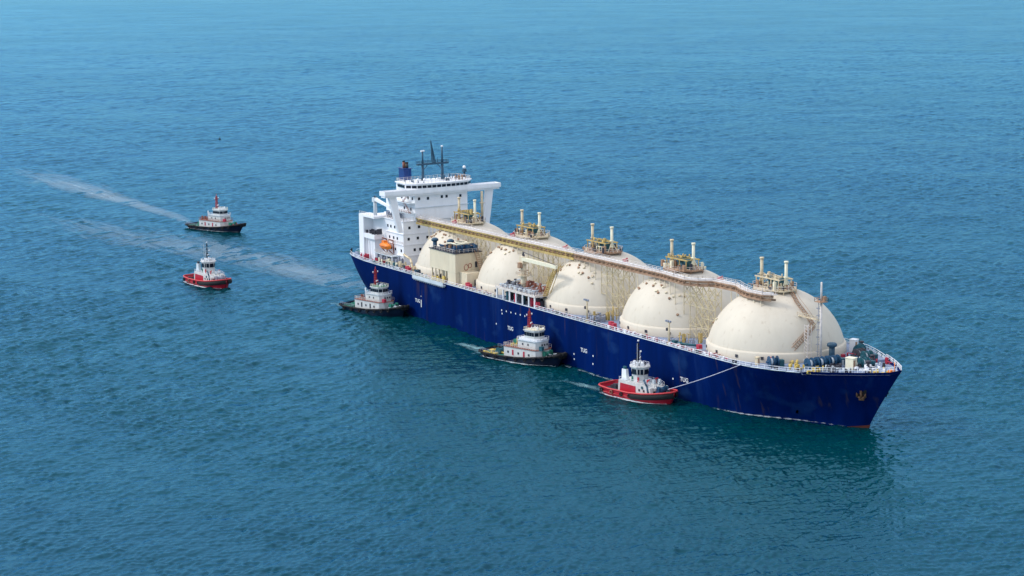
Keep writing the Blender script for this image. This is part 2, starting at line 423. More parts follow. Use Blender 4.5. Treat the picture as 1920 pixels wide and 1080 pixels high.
for k, (dy, dz, r) in enumerate(((-.5, -.75, .25), (.25, -.8, .36), (-.35, -1.45, .25), (.3, -1.5, .25))):
    mb.path([(x, lerp(PATH, x) + dy, ZTOP + dz) for x in [39] + [p[0] for p in PATH[1:-1]] + [238.8]], r, 7)
mb.build('cargo_pipe', 'rust', trunk)
mb = MB()
for dy in (.35,): mb.path([(x, lerp(PATH, x) + dy, ZTOP + .2) for x in [39] + [p[0] for p in PATH[1:-1]] + [238.8]], .17, 6)
mb.build('vapour_pipe', 'white', trunk)
mb = MB()
for dy in (-.8, .8): mb.rail([(x, lerp(PATH, x) + dy, ZTOP) for x in [39] + [p[0] for p in PATH[1:-1]] + [239]], 1.05, 2.0, .055)
mb.build('walkway_railing', 'walk', trunk)
for x in (60.7, 100.1, 133, 167, 210.5):
    mb = MB(); y = lerp(PATH, x) + 2.6; zz = max(zdome(x, y), 31.0); mb.bar((x, y, zz - .3), (x, y, zz + 1.1), .2); mb.box((x, y, zz + 1.5), (1.7, 1.1, 1.4)); mb.cyl((x, y, zz + 2.2), (x + 1.1, y, zz + 2.7), .2)
    mb.build('fire_monitor', 'redbox', trunk)
# struts from the trunk down to the domes and trestles in the gaps
x = 42.0
while x < 238:
    y = lerp(PATH, x) - .75; zd = zdome(x, y)
    if zd > 24.5: MB().bar((x, y, ZTOP - 2.2), (x + .2, y, zd - .15), .13).build('trunk_strut', 'domeb', trunk)
    x += 2.9
for g, gx in enumerate((37.0 + 43.0 * k for k in range(5))):
    if g == 0: continue
    gx = (TX[5 - g] + TX[4 - g]) / 2; mb = MB(); rnd = random.Random(g)
    for row, y0 in enumerate((-10.8, -8.6)):
        n = 6; xs_ = [gx - 7.5 + 15 * k / (n - 1) for k in range(n)]
        for k, x in enumerate(xs_):
            zb = zdome(x, y0); mb.bar((x, y0, ZTOP - 1.7), (x, y0, max(zb - .1, 14.9)), .11)
            if k < n - 1:
                x2 = xs_[k + 1]; z = ZTOP - 1.8
                while z > max(zb, zdome(x2, y0), 16.5) + 1:
                    zz = z - 3.0
                    if rnd.random() < .9: mb.bar((x, y0, z), (x2, y0, zz), .12)
                    if rnd.random() < .6: mb.bar((x2, y0, z), (x, y0, zz), .10)
                    if rnd.random() < .5: mb.bar((x, y0, zz), (x2, y0, zz), .12)
                    z = zz
    mb.build('trunk_trestle', 'lattice', ship)
    # low pipework standing on deck in the gap
    clutter_parts((gx - 3, gx + 3, -20.5, -14, 15, 20, .5, 2.6, .3, 1.1, 200 + g), 'deck_valve', 'grey', ship)
    clutter_parts((gx - 3, gx + 3, -19, -12, 15, 12, .8, 4.5, .3, .8, 300 + g), 'deck_pipe', 'ochre', ship)

# ---- compressor house on the starboard side beside the aftermost domes
ch = MB()
ch.bx(67.2, 85.1, -21.2, -11, 19.2, 25.8); ch.bx(79.5, 85.0, -21.15, -15, 15, 19.2); ch.bx(67.2, 79.4, -17.5, -12, 15, 19.2)
ch.bx(85.12, 90, -19.5, -14, 15, 19.6)
comp = ch.build('compressor_house', 'domeb', ship)
MB().bx(66.9, 85.4, -21.5, -10.7, 25.82, 26.05).build('roof_slab', 'dark', comp)
mb = MB(); mb.rail([(67, -21.3, 26.05), (85.2, -21.3, 26.05), (85.2, -11, 26.05)], 1.15, 1.8, .06); mb.build('roof_railing', 'walk', comp)
clutter_parts((74, 84.5, -20.5, -12, 26.05, 34, 1.0, 2.8, .6, 1.8, 5), 'roof_machinery', 'blue', comp)
clutter_parts((73, 84.5, -20, -12, 26.05, 16, 1.0, 3.6, .4, 1.2, 6), 'roof_pipework', 'rust', comp)
for x, y in ((69.2, -20.2), (75.5, -17.5)):
    mb = MB(); mb.cyl((x, y, 26), (x, y, 28.4), .75, n=12); mb.lathe([(.75, 0), (1.25, .3), (1.25, .9), (.6, 1.3), (.01, 1.35)], (x, y, 28.3), 14); mb.build('mushroom_vent', 'mast', comp)
mb = MB(); mb.torus((82, -17, 29.3), (0, 0, 1), 2.0, .22, 16, 6); mb.path([(77.5, -20, 28.6), (81, -20.3, 29.1), (84.6, -20.3, 29.0), (84.8, -14, 29.3)], .28, 7); mb.build('header_pipe', 'cream', comp)
for x in (68.2, 70.6, 73, 75.4, 77.8): MB().bx(x - .2, x + .2, -21.1, -20.7, 15, 19.2).build('column', 'domeb', comp)
clutter_parts((68, 78.5, -20.5, -18, 15, 22, .7, 2.8, .4, 1.1, 8), 'deck_motor', 'dark', comp)
clutter_parts((68, 79, -21.8, -20.4, 15, 14, .8, 2.4, .3, .8, 9), 'yellow_fitting', 'yellow', comp)
for (x, y, z, w, h) in ((85.14, -13.0, 21.6, .9, 2.0), (90.02, -16.2, 16.2, .9, 2.0)): MB().box((x, y, z), (.12, w, h)).build('door', 'dark', comp)
mb = MB()
for k in range(9): mb.box((86.0 + k * .38, -13.2, 25.4 - k * .62), (.5, 1.1, .1))
mb.bar((85.4, -13.8, 26.8), (89.6, -13.8, 20.4), .08); mb.bar((85.4, -12.6, 26.8), (89.6, -12.6, 20.4), .08); mb.bar((85.4, -13.8, 25.8), (89.6, -13.8, 19.5), .12)
mb.build('outside_stair', 'rust', comp)
mb = MB(); mb.torus((88, -18.6, 21.4), (1, .3, 0), 1.0, .14); mb.torus((87.4, -16.8, 21.8), (1, .3, 0), .8, .14); mb.build('hose_reel', 'brown', comp)
# stowed accommodation ladder on the ship's side
mb = MB(); mb.bx(58.5, 80.5, -23.7, -22.55, 14.2, 14.55); mb.bx(58.5, 80.5, -23.75, -23.6, 14.5, 15.4)
for k in range(15): mb.box((59.5 + k * 1.45, -23.1, 14.0), (.2, 1.1, .5))
mb.build('boarding_ladder', 'pale', ship)
MB().rail([(58.5, -23.6, 15.4), (80.5, -23.6, 15.4)], .9, 1.6, .06).build('ladder_rail', 'cream', ship)

# ---- starboard cargo manifold
mf = MB(); mf.bx(113.4, 137.4, -22.0, -14.5, 18.45, 18.85); mf.bx(113.2, 137.6, -22.25, -21.95, 18.35, 19.1); mf.bx(137.42, 137.7, -22.2, -15.5, 18.4, 19.1)
man = mf.build('manifold_platform', 'walk', ship)
for x in (113.8, 117.8, 121.8, 125.8, 129.8, 133.6, 137.1):
    for y in (-21.9, -15.5): MB().bx(x - .22, x + .22, y - .2, y + .2, 15, 18.45).build('platform_leg', 'white' if y < -20 else 'domeb', man)
clutter_parts((114.5, 136.5, -21.5, -18.8, 18.85, 70, .4, 1.5, .3, .9, 11), 'manifold_flange', 'grey', man)
clutter_parts((122, 136.5, -19, -15.2, 18.85, 60, 1.0, 3.2, .3, 1.0, 12), 'manifold_valve', 'brown', man)
clutter_parts((114, 126, -19.5, -15.5, 18.85, 30, .6, 2.2, .3, 1.0, 13), 'manifold_filter', 'dark', man)
mb = MB()
for k in range(7):
    x = 116.0 + k * 2.9; mb.path([(x, -21.7, 19.7), (x, -17.5, 19.8), (x, -15.5, 20.6), (x, -13.2, 20.6)], .32, 8); mb.cyl((x, -21.9, 19.7), (x, -21.5, 19.7), .55, n=10)
mb.build('loading_pipe', 'pale', man)
MB().rail([(113.4, -22.1, 18.9), (137.4, -22.1, 18.9), (137.4, -15.5, 18.9)], 1.05, 1.8, .06).build('platform_railing', 'walk', man)
clutter_parts((114, 137, -20.8, -16, 15, 40, 1.0, 3.2, .5, 1.6, 14), 'manifold_drain', 'dark', man)
for a in range(4): MB().bx(118.5 + a * 5, 119.3 + a * 5, -21.3, -20.6, 15, 17.8).build('drip_tank', 'redbox' if a % 2 else 'teal', man)
# manifold crane
cr = MB(); cr.cyl((124.6, -18.2, 15), (124.6, -18.2, 27.5), 1.15, .95, 14); cr.box((124.6, -18.2, 28.6), (2.4, 2.0, 2.4)); cr.cyl((124.6, -18.2, 23.4), (124.6, -18.2, 23.7), 2.0, n=14)
crane = cr.build('deck_crane', 'domeb', ship)
mb = MB(); a, b = Vector((125.0, -18.6, 29.4)), Vector((146.0, -19.2, 28.6))
mb.prism([(125, -19.2), (146, -19.55), (146, -18.85), (125, -18.0)], 28.55, 29.6); mb.build('crane_jib', 'cream', crane)
mb = MB(); mb.bar((124.6, -18.2, 31.2), (145.5, -19.2, 29.7), .09); mb.bar((124.6, -18.2, 29.8), (124.6, -18.2, 31.2), .25); mb.bar((146, -19.2, 28.6), (146, -19.2, 26.6), .08)
mb.torus((124.6, -18.2, 30.2), (0, 1, .2), .55, .16); mb.build('crane_hoist', 'dark', crane)
MB().box((124.6, -19.6, 27.0), (1.4, 1.0, 1.8)).build('crane_cab', 'rust', crane)
mb = MB()
for z in (21, 25.2): MB().torus((124.6, -18.2, z), (0, 0, 1), 1.5, .1).build('crane_ring', 'rust', crane)
mb.rail([(122.8, -20, 23.7), (126.4, -20, 23.7), (126.4, -16.5, 23.7)], 1.0, 1.2, .06); mb.build('crane_ladder', 'rust', crane)
# jib rest: raking lattice stair tower forward of the crane
mb = MB()
for dy in (-.7, .7):
    mb.bar((138.2, -18.6 + dy, 18.9), (145.2, -19.2 + dy, 28.4), .16); mb.bar((139.6, -18.6 + dy, 18.9), (146.4, -19.2 + dy, 28.4), .12)
for k in range(14):
    p = Vector((138.2, -18.6, 18.9)).lerp(Vector((145.2, -19.2, 28.4)), k / 14); mb.bar(p + Vector((0, -.7, 0)), p + Vector((0, .7, 0)), .12); mb.bar(p + Vector((0, -.7, 0)), p + Vector((1.4, -.7, 0)), .09)
mb.build('jib_rest', 'ochre', ship)

# ---- light posts along the starboard walkway
for x in (166.3, 208.8):
    mb = MB(); mb.cyl((x, -21.3, 15), (x, -21.3, 21.6), .36, .28, 10); mb.box((x, -21.3, 15.3), (1.0, 1.0, .6)); mb.bar((x - .9, -21.3, 21.5), (x + .9, -21.3, 21.5), .1)
    lp = mb.build('light_post', 'tan', ship)
    for dx in (-1.0, -.2, .8): MB().box((x + dx, -21.5, 21.9), (.5, .6, .5)).build('floodlight', 'grey', lp)
    MB().box((x - .75, -21.3, 19.4), (.7, .7, .8)).build('speaker_box', 'dark', lp)
mb = MB()
for x in (213.5,): mb.cyl((x - 3.5, -20.4, 15.7), (x + 4.5, -18.2, 15.9), .35, n=8); mb.box((x - 3.2, -20.4, 15.8), (1.4, 1.2, 1.3)); mb.cyl((x - 2, -19.9, 15.7), (x - 1, -19.6, 15.75), .55, n=8)
mb.build('hose_saddle', 'teal', ship)
# walkway clutter along the starboard and port deck edges
for q, (x0, x1) in enumerate(((40, 66), (88, 112), (140, 176), (178, 236))):
    clutter_parts((x0, x1, -22, -20.6, 15, int((x1 - x0) * 1.5), .3, 1.1, .25, .8, 400 + q), ('pipe_stand', 'cable_box', 'deck_vent', 'hydrant')[q], ('pale', 'cream', 'grey', 'white')[q], ship)
    clutter_parts((x0, x1, -22, -20.6, 15, int((x1 - x0) * .6), .3, 1.2, .25, .7, 420 + q), ('hose_reel', 'scupper_box', 'deck_pump', 'hose_locker')[q], ('teal', 'rust', 'blue', 'redbox')[q], ship)
mb = MB(); mb.path([(40, -20.9, 15.6), (112, -20.9, 15.6)], .16, 6); mb.path([(138, -21.0, 15.6), (236, -20.9, 15.6)], .16, 6); mb.path([(138, -20.6, 15.5), (232, -20.5, 15.5)], .12, 6)
mb.build('fire_main', 'redbox', ship)
for x in (150, 172, 197, 223, 240):
    mb = MB(); z = zdeck(x)
    for k in (-.6, .6): mb.cyl((x + k, -21.9, z), (x + k, -21.9, z + .9), .3, n=8); mb.cyl((x + k, -21.9, z + .9), (x + k, -21.9, z + 1.0), .4, n=8)
    mb.build('mooring_bitt', 'dark', ship)

# ---- forecastle
def winch(x, y, rz, n, m, L=3.2):
    """horizontal mooring winch: drums with flanges on a shaft"""
    z = zdeck(x); mb = MB(); c, s_ = math.cos(rz), math.sin(rz)
    P = lambda t, h=0: (x + c * t, y + s_ * t, z + 1.35 + h)
    for k in range(n):
        t = (k - (n - 1) / 2) * L
        mb.cyl(P(t - L * .40), P(t + L * .40), .95, n=12)
        for e in (-.42, .0, .42): mb.cyl(P(t + L * e - .1), P(t + L * e + .1), 1.6, n=14)
        mb.box((x + c * t, y + s_ * t, z + .25), (L * .9, 2.0, .5), rz)
    T = n * L / 2
    mb.cyl(P(-T - .6), P(T + .6), .3, n=8)
    w = mb.build('mooring_winch', m, ship)
    MB().box((x + c * (T + .9), y + s_ * (T + .9), z + .9), (1.3, 1.6, 1.8), rz).build('winch_motor', 'teal', w)
    mb = MB()
    for k in range(n):
        t = (k - (n - 1) / 2) * L; mb.cyl(P(t - L * .36), P(t - L * .08), 1.0, n=12)
    mb.build('rope_coil', 'pale', w)
winch(257.0, -5.2, R_(85), 3, 'blue', 3.5)
winch(248.8, -15.6, R_(70), 1, 'blue', 2.8)
winch(260.2, 2.6, R_(80), 1, 'blue', 2.8)
winch(264.6, 3.0, R_(80), 1, 'teal', 2.6)
winch(254.4, 10.2, R_(95), 1, 'dark', 3.2)
winch(258.2, 9.6, R_(80), 1, 'teal', 2.8)
winch(250.0, 14.2, R_(120), 1, 'teal', 2.6)
for x, y, d_, m in ((263.3, -.6, (2.4, 2.0, 3.0), 'cream'), (246.0, 15.6, (1.8, 1.9, 3.4), 'white'), (244.5, -17.6, (1.0, 1.0, 2.0), 'tan')):
    mb = MB(); z = zdeck(x); mb.box((x, y, z + d_[2] / 2), d_, .3); mb.box((x, y, z + d_[2] + .08), (d_[0] + .25, d_[1] + .25, .16), .3)
    b_ = mb.build('control_cabinet', m, ship); MB().box((x + d_[0] * .52, y, z + d_[2] * .5), (.08, d_[1] * .5, d_[2] * .7), .3).build('cabinet_door', 'rust', b_)
mb = MB(); z = zdeck(255); mb.cyl((252.4, 2.0, z), (252.4, 2.0, z + 4.2), .82, n=16); mb.lathe([(.82, 0), (1.4, .25), (1.4, .85), (1.1, 1.15), (.01, 1.3)], (252.4, 2.0, z + 3.9), 18); mb.build('mushroom_vent', 'mast', ship)
for x, y, h in ((268.2, 1.0, 2.2), (262, 8.2, 2.4), (247, 17.5, 2.6)):
    mb = MB(); z = zdeck(x); mb.cyl((x, y, z), (x, y, z + h), .4, n=10); mb.lathe([(.4, 0), (.75, .15), (.75, .5), (.01, .7)], (x, y, z + h - .2), 12); mb.build('mushroom_vent', 'dark', ship)
# foremast with ladder and platform
mb = MB(); mb.cyl((252.6, -2.2, 15.5), (252.6, -2.2, 32.0), .38, .3, 10); mb.cyl((252.6, -2.2, 32.0), (252.6, -2.2, 37.4), .3, .24, 8)
fm = mb.build('fore_mast', 'walk', ship)
mb = MB(); mb.box((252.6, -2.2, 32), (2.6, 2.6, .2)); mb.rail([(251.3, -3.5, 32.1), (253.9, -3.5, 32.1), (253.9, -.9, 32.1), (251.3, -.9, 32.1), (251.3, -3.5, 32.1)], 1.0, 1.3, .06); mb.box((253.2, -1.6, 32.9), (.8, .8, 1.2)); mb.build('mast_platform', 'rust', fm)
mb = MB()
for dy in (-.35, .35): mb.bar((251.7, -2.2 + dy, 16), (251.9, -2.2 + dy, 32), .07)
for k in range(22): mb.bar((251.75, -2.55, 16.5 + k * .7), (251.75, -1.85, 16.5 + k * .7), .05)
for z in range(18, 32, 2): mb.torus((251.5, -2.2, z), (0, 0, 1), .6, .06, 10, 4)
mb.build('mast_ladder', 'grey', fm)
mb = MB(); mb.bx(240.5, 252, -3.4, -2.6, 26.9, 27.05); mb.rail([(244, -3.4, 27), (252, -3.4, 27)], 1.0, 1.2, .06); mb.bar((252.2, -2.6, 26.9), (248.3, -3, 23.5), .1); mb.build('mast_bridge', 'tan', fm)
mb = MB()
for y in (-5.2, -3.8):
    mb.bar((250.6, y, 15.2), (250.6, y, 25.5), .09); mb.bar((249.4, y, 15.2), (249.4, y, 25.5), .09)
for k in range(11): mb.bar((250.6, -5.2, 15.6 + k * .95), (250.6, -3.8, 15.6 + k * .95), .07); mb.bar((250.6, -5.2, 15.6 + k * .95), (249.4, -5.2, 16.4 + k * .9), .06)
mb.build('ladder_tower', 'walk', ship)
# dark clutter and yellow bits on the forecastle
clutter_parts((252, 268, -8, 9, 15.0, 55, .4, 1.6, .4, 1.3, 21), 'chain_stopper', 'dark', ship)
clutter_parts((246, 262, -15, -8, 15.0, 22, .5, 1.6, .3, 1.0, 22), 'deck_locker', 'yellow', ship)
clutter_parts((252, 267, -9, 10, 15.0, 42, .5, 1.8, .3, .9, 23), 'forecastle_fitting', 'pale', ship)
clutter_parts((266, 276, -2.5, 3.5, 15.7, 22, .4, 1.4, .3, .9, 25), 'forecastle_fitting', 'white', ship)
clutter_parts((266, 277, -2.5, 3.5, 15.7, 8, .4, 1.2, .3, .9, 26), 'deck_locker', 'yellow', ship)
clutter_parts((248, 266, 4, 12, 15.0, 14, .6, 2.0, .4, 1.1, 24), 'forecastle_locker', 'redbox', ship)
mb = MB()
for x, y in ((266, -9.6), (270, -7.2), (274, -4.4), (258, -14.2), (252, -17.2)):
    z = zdeck(x)
    for k in (-.5, .5): mb.cyl((x + k, y, z), (x + k, y, z + 1.0), .3, n=8)
mb.build('mooring_bitt', 'dark', ship)
mb = MB(); mb.cyl((279.5, 0, 16.4), (279.5, 0, 19.6), .12, n=6); mb.box((278, .1, 16.8), (1.2, 1.0, 1.0)); mb.build('jack_staff', 'orange', ship)

# anchors in their hawse pipes
def anchor(side):
    # find hull surface point near x 270.5, z 10.3
    k, s = 2.93, .6
    x, y, z = hull_point(k, s); mb = MB(); sd = side
    o = Vector((x, y * sd, z)); n_ = Vector((.45, .85 * sd, -.25)).normalized(); up = Vector((0, 0, 1)); up = (up - n_ * up.dot(n_)).normalized(); tn = up.cross(n_)
    def P(a, b, c=.0): return o + tn * a * .85 + up * b * .85 + n_ * (.35 + c)
    mb.cyl(P(0, 1.4), P(0, -1.5), .3, .35, 8)
    for e in (-1, 1):
        mb.cyl(P(0, -1.4), P(e * 1.2, -.7), .38, .33, 8); mb.cyl(P(e * 1.2, -.7), P(e * 1.5, .5), .42, .12, 8)
    mb.cyl(P(-.8, -1.6), P(.8, -1.6), .35, n=8)
    a = mb.build('anchor', 'anchor' if side < 0 else 'black', ship)
    mb = MB(); mb.cyl(P(0, 1.2, -.34), P(0, 1.2, -.22), 1.5, n=16); mb.build('hawse_pipe', 'black', a)
anchor(-1); anchor(1)

# ---- hull markings
tm = text_mesh('TUG', 1.75)
for x in (60.0, 123.0, 166.3, 217.0):
    k = x
    o = bpy.data.objects.new('tug_mark', tm); COL.objects.link(o); o.parent = hull
    y = 22.53
    ang = 0
    if x > 200:
        u = (x - 200) / 76.0; ya = hull_point(2 + u, .42)[1]; yb = hull_point(2 + u + .02, .42)[1]; y = ya + .06
        ang = math.atan2((ya - yb), 1.5)
    if x < 61: y = 22.55
    o.location = (x, -y, 6.2); o.rotation_euler = (math.pi / 2, 0, ang)
mk = MB().box((0, 0, 0), (.5, .06, 2.6)); mk.box((0, -.01, 2.6), (.42, .06, .3))
o = mk.build('draught_mark', 'mark', hull); o.location = (62.6, -22.54, 5.6)
dot = MB().cyl((0, .03, 0), (0, -.04, 0), .3, n=10).build('hull_light', 'mark', hull); dot.location = (117.6, -22.5, 11.5)
for x, z in [(120.5, 11.55), (123.4, 11.6), (126.3, 11.65), (129.2, 11.7), (132.0, 11.75), (114, 6.4), (132, 5.6), (160.7, 4.2), (160.8, 2.6), (171.3, 5.4), (171.2, 2.9), (212, 5.7), (117.8, 10.4)]:
    copy_part(dot, hull, (x, -22.48 if x < 205 else -22.2, z))
mb = MB()
for k in range(5): mb.box((253.0, -hull_point(2 + 53.0 / 72, .17)[1] - .05, 2.6), (.9, .1, .9))
mb.build('thruster_mark', 'mark', hull)

# ---- aft superstructure
acc = MB().bx(20, 37.2, -15.5, 15.5, 15, 31.2).build('accommodation_block', 'white', ship)
mb = MB()
for z in (18.6, 22.6, 26.6, 31.25):
    mb.bx(24 if z < 31 else 19.6, 37.5, -15.9, 15.9, z - .12, z + .06)
mb.build('deck_edge', 'white', acc)
win = MB().box((0, 0, 0), (.9, .14, 1.0)).build('window', 'glass', acc); win.location = (25.2, -15.52, 28.6)
sides = [(25.2, 28.6), (27.6, 28.6), (30.6, 28.6), (34.6, 28.4), (26.4, 24.6), (29.6, 24.6), (32.4, 24.6), (35.3, 20.4), (24.6, 20.4), (27.6, 20.6), (30.8, 20.5)]
for x, z in sides[1:]: copy_part(win, acc, (x, -15.52, z))
for y, z in [(-13, 28.8), (-9, 28.9), (-4, 28.8), (1, 28.8), (6, 28.8), (11, 28.8), (-13.4, 24.7), (-9.6, 24.8), (-5.6, 24.8), (0, 24.8), (-11, 20.6), (-8.7, 20.6), (-6.2, 20.6), (-3, 20.6)]:
    copy_part(win, acc, (37.22, y, z), math.pi / 2)
clutter_parts((22, 37, -18.5, -16, 15.2, 60, .8, 3.2, .3, 1.0, 31), 'side_deck_fitting', 'grey', acc)
clutter_parts((22, 40, -21, -17, 15.2, 26, .5, 1.8, .3, 1.0, 32), 'deck_box', 'teal', acc)
clutter_parts((24, 42, -21, -17, 15.2, 22, .5, 2.4, .3, .9, 33), 'pipe_stand', 'cream', acc)
mb = MB(); mb.rail([(20, -15.4, 31.3), (37.2, -15.4, 31.3), (37.2, -8.5, 31.3)], 1.1, 1.4, .07); mb.rail([(24, -15.8, 22.65), (37.3, -15.8, 22.65)], 1.05, 1.4, .06)
mb.rail([(20, -18.6, 18.4), (34, -18.6, 18.4)], 1.05, 1.2, .07); mb.build('balcony_railing', 'walk', acc)
MB().bx(20, 34, -18.8, -15.52, 18.1, 18.35).build('boat_deck', 'pale', acc)
clutter_parts((20, 30, -14.5, -11.5, 31.3, 28, .6, 2.4, .3, 1.0, 34), 'upper_deck_fitting', 'grey', acc)
for x in (21, 25, 29.5, 33.5): MB().bx(x - .15, x + .15, -18.6, -18.3, 15, 18.1).build('boat_deck_post', 'white', acc)
mb = MB(); mb.path([(37.4, -15.7, 19.3), (45, -17, 18.6), (47, -17.6, 17.2), (48, -18, 15.2)], .4, 8); mb.build('hose_boom', 'tan', ship)
clutter_parts((40, 56, -20.5, -17, 15, 34, .6, 2.6, .3, 1.2, 35), 'deck_pipe', 'tan', ship)
clutter_parts((40, 58, -21.5, -17.5, 15, 26, .5, 1.8, .3, 1.0, 36), 'deck_valve', 'mast', ship)

# aft engine house with open gallery
mb = MB()
mb.bx(9.8, 13.4, -19.6, -15, 15.2, 31.8); mb.bx(13.42, 22, -15.6, -9, 15.1, 31.8)
mb.bx(13.42, 22, -19.6, -15.62, 31.0, 31.8); mb.bx(13.42, 21.8, -19.5, -15.62, 23.2, 24.9); mb.bx(9.8, 19.98, -8.98, 16, 15.2, 31.6); mb.bx(14.5, 20, -18.4, -15.62, 15.1, 23.18)
eng = mb.build('engine_house', 'white', ship)
clutter_parts((14, 21, -19, -16, 24.9, 18, .5, 1.4, .4, 1.0, 41), 'gallery_machinery', 'dark', eng)
MB().rail([(10, -19.4, 31.8), (21.8, -19.4, 31.8)], 1.0, 1.4, .06).build('roof_railing', 'walk', eng)
MB().bx(22.02, 22.1, -18.6, -16.4, 25, 27.1).build('door', 'dark', eng)
for x in (15.5, 17.5): MB().bx(x - .12, x + .12, -19.5, -19.2, 15.3, 23.2).build('gallery_post', 'white', eng)
clutter_parts((12, 30, -20.8, -18.8, 15.2, 24, .6, 2.0, .3, .9, 42), 'hose_locker', 'redbox', eng)
# provisions crane
mb = MB(); mb.cyl((18.6, -17.2, 31.8), (18.6, -17.2, 37.2), .75, .65, 12); mb.box((18.6, -17.2, 37.6), (1.8, 1.6, 1.6)); cr2 = mb.build('provision_crane', 'pale', ship)
mb = MB(); mb.prism([(19.2, -17.9), (33.5, -19.0), (33.5, -18.5), (19.2, -16.6)], 0, .9)
mb.v = [(x, y, z + 37.4 - (x - 19.2) * .10) for x, y, z in mb.v]; mb.build('crane_jib', 'white', cr2)
clutter_parts((18.1, 19.1, -17.7, -16.7, 38.4, 4, .3, .8, .3, .5, 43), 'crane_winch', 'dark', cr2)

# upper house, bridge and wings
up = MB().bx(24, 38.2, -11, 11, 31.3, 41.6).build('upper_house', 'white', ship)
for y, z in [(-9.3, 39.3), (-5.6, 39.2), (.2, 39.4), (2.2, 39.4), (8.0, 39.2)]: copy_part(win, up, (38.22, y, z), math.pi / 2)
for x, z in [(28, 39.2), (33, 39.3), (36.4, 39.3), (30, 35.3), (35, 35.3)]: copy_part(win, up, (x, -11.02, z))
mb = MB(); mb.bx(24, 38.6, -11.3, 11.3, 35.9, 36.05); mb.bx(24, 38.7, -13.4, -11.02, 33.9, 34.05); mb.bx(24, 38, -13.2, -11.02, 37.6, 37.75); mb.build('deck_edge', 'pale', up)
mb = MB()
for k in range(12): mb.box((37.0 - k * .42, -12.4, 34.2 + k * .29), (.5, .9, .08))
for k in range(12): mb.box((31.5 + k * .4, -12.4, 37.9 + k * .29), (.5, .9, .08))
mb.bar((37, -12.9, 35.2), (32, -12.9, 38.8), .08); mb.bar((31.5, -12.9, 39), (36.3, -12.9, 42.4), .08); mb.rail([(24, -13.3, 34.05), (38.6, -13.3, 34.05)], 1, 1.3, .06); mb.build('outside_stair', 'brown', up)
clutter_parts((31, 37.5, -10.8, 10.8, 31.35, 4, .3, .6, .3, .5, 44), 'house_fitting', 'rust', up)
wing = MB()
wing.prism([(36, -24.3), (40.2, -24.3), (40.2, 24.3), (36, 24.3)], 41.4, 41.75)
wing.bx(40.0, 40.25, -24.3, 24.3, 41.76, 43.0); wing.bx(36, 36.2, -24.3, 24.3, 41.76, 43.0); wing.bx(36.22, 39.98, -24.3, -24.1, 41.76, 43.0); wing.bx(36.22, 39.98, 24.1, 24.3, 41.76, 43.0)
wing.prism([(36.6, -24), (39.6, -24), (39.6, 24), (36.6, 24)], 40.7, 41.38)
wg = wing.build('bridge_wing', 'white', ship)
for s_ in (-1, 1):
    mb = MB(); y1, y0 = 20.4 * s_, 17.3 * s_
    mb.prism([(37.3, y0 - .8), (38.8, y0 - .8), (38.8, y0 + .8), (37.3, y0 + .8)], 27.5 if s_ < 0 else 15, 40.7, [(37.3, y1 - 1.5), (38.8, y1 - 1.5), (38.8, y1 + 1.5), (37.3, y1 + 1.5)])
    mb.build('wing_support', 'white', wg)
mb = MB(); mb.cyl((40.6, 15.8, 31), (40.6, 15.8, 40.5), .5, n=8); mb.cyl((40.6, 15.8, 36), (40.6, 15.8, 36.3), .9, n=8); mb.build('pipe_stack', 'tan', ship)
plan = [(27, -12.6), (36.2, -13.6), (39.4, -10.6), (40.3, -5), (40.3, 5), (39.4, 10.6), (36.2, 13.6), (27, 12.6)]
br = MB().prism(plan, 41.77, 44.6).build('bridge', 'white', ship)
sc_ = lambda p, k: [(33 + (x - 33) * k, y * k) for x, y in p]
mb = MB(); mb.prism(sc_(plan, 1.035), 44.62, 45.0); mb.build('bridge_roof', 'white', br)
for i in range(1, 6):
    a, b = Vector((*plan[i], 0)), Vector((*plan[i + 1], 0)); L = (b - a).length; n = {1: 2, 2: 3, 3: 5, 4: 3, 5: 2}[i]; d_ = (b - a).normalized(); ang = math.atan2(d_.y, d_.x)
    for k in range(n):
        c = a.lerp(b, (k + .5) / n); MB().box((c.x, c.y, 43.75), (L / n * .84, .16, .95), ang).build('bridge_window', 'glass', br)
for x in (30.0, 32.2, 34.4): MB().box((x, -12.9 - (x - 27) * .1, 43.75), (1.6, .3, .95), -.108).build('bridge_window', 'glass', br)
mb = MB(); pr = [(x, y, 45.0) for x, y in sc_(plan, 1.0)]; mb.rail(pr + [pr[0]], 1.1, 1.6, .06); mb.build('roof_railing', 'walk', br)
clutter_parts((28, 39, -11, 11, 45, 30, .4, 1.6, .2, .8, 45), 'roof_fitting', 'mast', br)
mb = MB()
for x, y, z in ((38, -9.5, 46.2), (37.5, -6.5, 46.0)): mb.cyl((x, y, 45), (x, y, z - .4), .12, n=6); mb.lathe([(.01, -.55), (.45, -.35), (.55, 0), (.4, .4), (.01, .6)], (x, y, z), 12)
mb.build('satellite_dome', 'white', br)
clutter_parts((33, 38, 7.5, 12, 45, 12, .8, 1.9, .2, .7, 46), 'aerial_cluster', 'rust', br)
